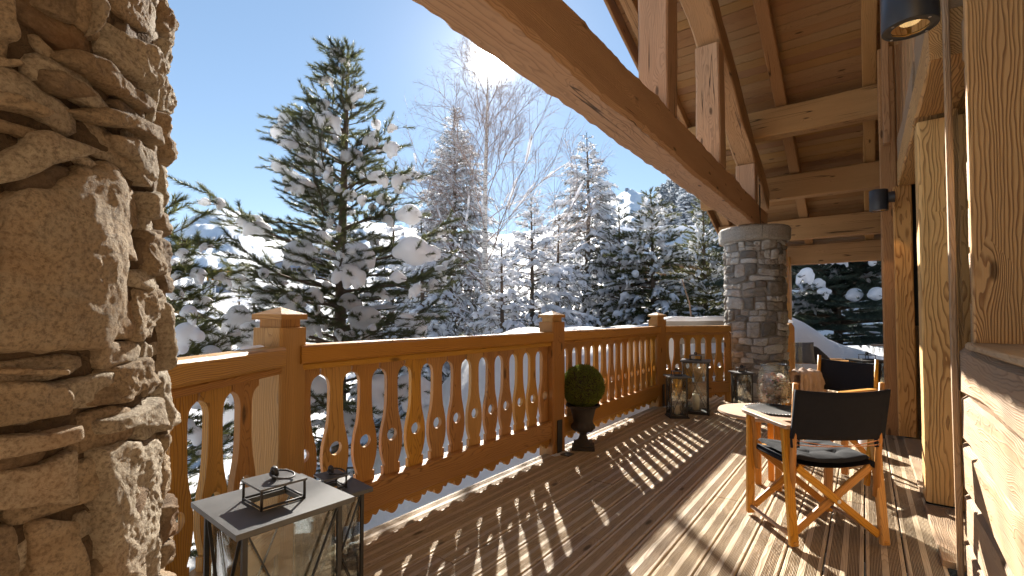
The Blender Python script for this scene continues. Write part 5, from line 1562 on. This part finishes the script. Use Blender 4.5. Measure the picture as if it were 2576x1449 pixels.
pinelike('young snowy pine with upright leader between spruce and corner post', 1640, 478, 19.0, .36, 31, 'yellowpine', .25, .95, 10, nwh=22, per=8, lift=.12, droop=.32, density=1.0, rib=.85, rib_r=.095)
pinelike('smaller snowy pine just left of the young pine with upright leader', 1562, 530, 20.0, .33, 32, 'spruce', .25, .95, 8, nwh=20, per=7, lift=.12, droop=.32, density=1.0, rib=.85, rib_r=.09)
pinelike('yellow green conifer directly left of the far stone pillar', 1775, 500, 19.0, .32, 33, 'yellowpine', .3, .7, 8, rib=.35, rib_r=.06, nwh=24, per=7, lift=.3, droop=.2, density=.95)
# low frosted firs that fill between the birch and the pine
spr('low frosted fir right of the birch trunk', 1335, 500, 16.0, .32, 24, nwh=18, per=8, lift=.05, droop=.35, snow=.45, snow_w=1.2, mat='spruce', rib=.8, rib_r=.07)
spr('low frosted fir left of the birch trunk', 1060, 560, 15.0, .27, 25, nwh=17, per=8, lift=.05, droop=.35, snow=.45, snow_w=1.2, mat='spruce', rib=.8, rib_r=.07)
spr('frosted fir filling the gap between the birch and the drooping spruce', 1405, 540, 18.0, .30, 28, nwh=16, per=8, lift=.05, droop=.35, snow=.4, snow_w=1.2, mat='spruce', rib=.8, rib_r=.07)
spr('frosted fir between the big pine and the tall dense spruce', 985, 500, 19.0, .20, 29, nwh=20, per=8, lift=.05, droop=.35, snow=.45, snow_w=1.2, mat='spruce', rib=.8, rib_r=.07)
spr('low snowy fir behind the big pine on its left', 640, 705, 15.0, .22, 26, nwh=17, per=8, lift=.05, droop=.35, snow=.45, snow_w=1.2, mat='spruce', rib=.8, rib_r=.07)
spr('small snowy fir whose top shows under the birch crown', 1265, 600, 13.5, .27, 27, nwh=14, per=8, lift=.05, droop=.35, snow=.45, snow_w=1.2, mat='spruce', rib=.8, rib_r=.07)
# big dark pine seen through the porch at the right
Dd = 16.5; bd_ = base_at(2110, Dd); Hd = 8.0
r = random.Random(77); cl = []
for (x, y, s) in [(2030, 690, 62), (2060, 712, 50), (2075, 735, 50), (2120, 655, 40), (2150, 745, 62), (2205, 742, 60), (2195, 662, 34), (2010, 640, 34), (2050, 655, 30), (2090, 652, 34)]:
    p = at(x, y, Dd-2.4-r.uniform(0, .5)) - bd_; cl.append((p.x, p.y, p.z, s/FPX*14/.52*.68, r.randint(0, 7), YAW+.3))
pfd = lambda u: float(np.interp(u, [0, .05, .3, .7, 1], [.30, .42, .46, .30, .05]))
conifer('pine_tree', 'broad dark pine seen through the porch opening behind the snow mound', bd_, Hd, pfd, 41, 'pine', 32, 11, .12, .14, 'bluepine', .06, .9, cl, density=1.1, bare=.03, rib=.16, rib_r=.10)
pr_side = lambda u: float(np.interp(u, [0, .3, .7, 1], [.26, .30, .2, .03]))
bs = base_at(2330, 19); conifer('pine_tree', 'second dark pine at the right edge of the porch opening', bs, 9.0, pr_side, 42, 'pine', 20, 7, .12, .14, 'bluepine', .15, 1.3, None, density=.8)

# ================================================================ birch
def birch(label, x, ytop, depth):
    b = base_at(x, depth); H = at(x, ytop, depth).z-b.z; r = np.random.default_rng(5); T = Matrix.Translation(b)
    paths, radii, tips = [], [], []; sP, sD, sS = [], [], []
    zz = np.linspace(0, H*.97, 30)
    trunk = np.stack([.10*np.sin(zz*.55)+.012*zz, .06*np.cos(zz*.7), zz], -1); tr_ = .150*(1-zz/H)**.85+.006
    def grow(p, d, L, rad_, lvl):
        n = 6 if lvl < 2 else 4
        P = [p]; q = p.copy(); dd = d/np.linalg.norm(d)
        for i in range(n):
            dd = dd + r.normal(size=3)*.11 + np.array([0, 0, .02 if lvl < 2 else -.01]); dd /= np.linalg.norm(dd); q = q+dd*L/n; P.append(q.copy())
        P = np.array(P); paths.append(P); radii.append(np.linspace(rad_, max(rad_*.32, .0013), n+1))
        hfrac = P[0, 2]/H
        if lvl <= 2 and r.random() < (.95 if hfrac < .40 else .12 if hfrac < .55 else 0):
            m = len(P)//2
            for _ in range(2 if lvl < 2 else 1):
                m = r.integers(0, n); sP.append((P[m]+P[m+1])/2+np.array([0, 0, rad_+.012])); sD.append(P[m+1]-P[m]); sS.append((L/n*.70, .026+rad_*1.5, .036))
        if lvl >= 3: return
        k = {0: 11, 1: 7, 2: 4}[lvl]
        for i in range(k):
            u = r.uniform(.18, 1.0); j = min(int(u*n), n-1); pp = P[j]+(P[j+1]-P[j])*(u*n-j); t = P[j+1]-P[j]; t /= np.linalg.norm(t)
            v = r.normal(size=3); v -= t*np.dot(v, t); v /= np.linalg.norm(v); a = r.uniform(.45, .85)
            nd = t*math.cos(a)+v*math.sin(a); nd[2] += .05
            grow(pp, nd, L*r.uniform(.38, .58)*(1.05-.35*u), rad_*.50, lvl+1)
    nb_ = 34
    for i in range(nb_):
        u = .30+.66*(i/nb_); z = u*H; p = np.array([np.interp(z, zz, trunk[:, k]) for k in range(3)]); az = i*2.4+r.uniform(-.3, .3)
        el = .42+.62*u; L = H*(.40*(1-u)+.085)*r.uniform(.85, 1.15)
        grow(p, np.array([math.cos(az)*math.cos(el), math.sin(az)*math.cos(el), math.sin(el)]), L, .020*(1-u)+.010, 0)
    for i in range(26):
        u = .10+.30*(i/26); z = u*H; p = np.array([np.interp(z, zz, trunk[:, k]) for k in range(3)]); az = i*2.4+1
        grow(p, np.array([math.cos(az), math.sin(az), .12]), H*.13*r.uniform(.8, 1.3), .013, 1)
    t = empty('birch_tree', T, 'bare birch with white trunk standing under the sun, left of the middle post', 'tree')
    link('trunk', npmesh('trunk', *tube_arrays([trunk], [tr_], 12), M['birch'], True), T, t)
    tag(link('branches', npmesh('branches', *tube_arrays(paths, radii, 3), M['twig'], True), T, t), kind='stuff')
    sP, sD, sS = np.array(sP), np.array(sD), np.array(sS); o = []
    for s in range(4):
        m = np.arange(len(sP)) % 4 == s; o.append(inst(lumps_lo[s][0], lumps_lo[s][1], basis(sD[m])*sS[m][:, None, :], sP[m]))
    tag(link('branch_snow', npmesh('branch_snow', *cat(o), M['snow'], True), T, t), kind='stuff')
    print('birch paths', len(paths))
birch('b', 1218, 95, 17.0)

# ================================================================ far things
# distant conifers on the slope to the right and down the valley
def far_tree(seed):
    r = np.random.default_rng(seed); H = 1.0; fP, fD, fS, sP, sD, sS = [], [], [], [], [], []
    for i in range(26):
        t = (i+.5)/26; z = .05+.93*t; L = .20*(1-t)**.85+.008
        for k in range(9):
            az = i*1.3+k*2*math.pi/9+r.uniform(-.4, .4); l = L*r.uniform(.5, 1.15); z = .05+.93*t+r.uniform(-.03, .03); d = np.array([math.cos(az), math.sin(az), -.35+.5*t])
            for u in (.35, .7, 1.0):
                p = np.array([0, 0, z])+d*l*u; fP.append(p); fD.append(d+r.normal(size=3)*.35); fS.append(.5+r.random()*.6)
            if r.random() < .95: sP.append(np.array([0, 0, z+.010])+d*l*.75); sD.append(d+r.normal(size=3)*.25); q_ = r.uniform(.55, 1.2); sS.append((l*.40*q_+.003, l*.26*q_+.005, .010*q_))
    tv_ = np.array([[0, 0, 0], [.02, -.014, -.012], [.055, 0, -.004], [.02, .014, -.012], [.024, 0, .012]]); tf_ = np.array([[0, 1, 2], [0, 2, 3], [0, 4, 2]])
    A = basis(np.array(fD))*np.array(fS)[:, None, None]; Vf, Ff = inst(tv_, tf_, A, np.array(fP))
    Vs, Fs = inst(lumps_lo[seed % 4][0], lumps_lo[seed % 4][1], basis(np.array(sD))*np.array(sS)[:, None, :], np.array(sP))
    Vt = np.array([[.012, 0, 0], [-.006, .01, 0], [-.006, -.01, 0], [0, 0, 1.0]]); Ft = np.array([[0, 1, 3], [1, 2, 3], [2, 0, 3]])
    V, F = cat([(Vf, Ff), (Vs, Fs), (Vt, Ft)])
    me = npmesh('distant_conifer', V, F, M['frost'], True); me.materials.append(M['snow']); me.materials.append(M['bark'])
    mi = np.concatenate([np.zeros(len(Ff), np.int32), np.ones(len(Fs), np.int32), np.full(len(Ft), 2, np.int32)]); 
    if len(me.polygons) == len(mi): me.polygons.foreach_set('material_index', mi)
    return me
fts = [far_tree(s) for s in range(4)]
rr_ = random.Random(12)
def plant(x, z, H, group, label):
    p = base_at(x, z); k = rr_.randint(0, 3)
    o = link('distant_conifer', fts[k], Matrix.Translation(p) @ Matrix.Rotation(rr_.uniform(0, 6.28), 4, 'Z') @ Matrix.Scale(H, 4)); tag(o, label, 'tree', group)
for k in range(110):
    x = rr_.uniform(1625, 1960); z = rr_.uniform(50, 78)
    plant(x, z, rr_.uniform(5.5, 9), 'conifers on the hillside above the chalet', 'frosted conifer in the wooded slope above the snowy chalet roof')
for k in range(26):
    plant(rr_.uniform(640, 1560), rr_.uniform(38, 95), rr_.uniform(3.5, 7.5), 'small conifers on the valley floor', 'small snowy conifer on the valley floor beyond the garden trees')
for k in range(10):
    plant(rr_.uniform(430, 640), rr_.uniform(95, 150), rr_.uniform(4, 7), 'small conifers below the orange building', 'small snowy conifer on the slope by the orange building')
spr('slender little fir in front of the orange building', 602, 668, 30.0, .2, 51, nwh=12, per=6, snow=.5, snow_w=1.5, density=.6)

def chalet(p, yaw, w, d, h, roofh, label, wall, over=.8, snow_t=.5, wins=3, storeys=1):
    T = Matrix.Translation(p) @ Matrix.Rotation(yaw, 4, 'Z'); t = empty('chalet', T, label, 'building')
    q = MB(); q.v = [(-w/2, -d/2, -1), (w/2, -d/2, -1), (w/2, d/2, -1), (-w/2, d/2, -1), (-w/2, -d/2, h), (w/2, -d/2, h), (w/2, d/2, h), (-w/2, d/2, h), (0, -d/2, h+roofh), (0, d/2, h+roofh)]
    q.f = [(0, 1, 5, 8, 4), (2, 3, 7, 9, 6), (0, 4, 7, 3), (1, 2, 6, 5)]; q.m = [0]*4; q.build('wall', M[wall], t, T)
    for nm, z0, z1, ov, mt_ in (('roof', .02, .18, over, 'bark'), ('roof_snow', .20, .20+snow_t, over*.92, 'gsnow')):
        q = MB()
        for s in (-1, 1):
            kx = s*(w/2+ov); sl_ = roofh/(w/2); ze = h-ov*sl_
            vs = [(0, -d/2-ov, h+roofh+z0), (kx, -d/2-ov, ze+z0), (kx, d/2+ov, ze+z0), (0, d/2+ov, h+roofh+z0)]; vs += [(x, y, z+(z1-z0)) for x, y, z in vs]
            q.add(vs, [(0, 1, 2, 3), (4, 5, 6, 7), (0, 1, 5, 4), (1, 2, 6, 5), (2, 3, 7, 6)])
        q.build(nm, M[mt_], t, T)
    for st_ in range(storeys):
        for k in range(wins):
            x = -w/2+w*(k+.5)/wins; z = .6+2.5*st_
            q = MB(); q.box(x-.55, x+.55, -d/2-.06, -d/2-.02, z, z+1.2); fr_ = q.build('window', M['farwood'], t, T)
            q = MB(); q.box(x-.45, x+.45, -d/2-.09, -d/2-.065, z+.1, z+1.1); q.build('pane', M['dark'], fr_, T)
    if wall == 'farwood':
        q = MB(); q.box(-w/2, w/2, -d/2-1.0, -d/2-.1, .15, .25); q.box(-w/2, w/2, -d/2-1.0, -d/2-.94, .25, .95); q.build('balcony', M[wall], t, T)
    return t
p = at(490, 860, 34); chalet(Vector((p.x, p.y, p.z)), YAW+.25, 3.6, 4, 1.55, .9, 'little timber chalet with dark windows in the valley left of the nearest post', 'farwood', .5, .35, 3)
p = at(1650, 672, 42); chalet(Vector((p.x, p.y, p.z)), YAW+1.45, 8, 7, .15, 2.6, 'chalet with a deep snow roof below the wooded slope', 'farwood', .9, .7, 2)
p = at(568, 712, 150); chalet(Vector((p.x, p.y, p.z)), YAW+.1, 8.5, 6, 3.4, .5, 'orange rendered building on the slope beyond the left pine', 'orange_wall', .4, .5, 4)
p = at(545, 727, 140); chalet(Vector((p.x, p.y, p.z)), YAW, 6, 4, 1.5, .3, 'low grey building in front of the orange one', 'grey_wall', .3, .4, 3)
for (x, y, w_, h_, lb) in ((715, 692, 5, 3.2, 'leftmost grey apartment block across the valley'), (752, 690, 6, 4.0, 'middle grey apartment block across the valley, the tallest of three'), (800, 694, 6, 2.8, 'rightmost grey apartment block across the valley')):
    p = at(x, y, 150); chalet(Vector((p.x, p.y, p.z)), YAW+.2, w_, 5, h_, .8, lb, 'grey_wall', .5, .5, 4, 1)
# lamp mast and ski station
q = MB(); p = base_at(540, 60); q.tube([(0, 0, 0), (0, 0, 5.5)], .06, 8); tag(q.build('lamp_mast', M['white'], None, Matrix.Translation(p)), 'thin white mast standing in the snowy valley', 'mast')
mp = at(1580, 482, 2200)
for k, (x, y, h) in enumerate(((1577, 481, 14), (1588, 482, 9))):
    q = MB(); q.box(-7, 7, -5, 5, -20, h); tag(q.build('summit_station', M['grey_wall'], None, Matrix.Translation(at(x, y, 2240))), ('taller' if k == 0 else 'lower')+' block of the lift station on the summit', 'building')
# tall thin dead stem leaning by the conifer
p = base_at(1742, 11); q = MB(); a = at(1715, 700, 11)-p; q.tube([(0, 0, 0), tuple(a*.5+Vector((.05, 0, 0))), tuple(a)], [.022, .018, .009], 6)
tag(q.build('leaning_stem', M['teakgrey'], None, Matrix.Translation(p)), 'pale leaning bare stem left of the far pillar', 'stem')
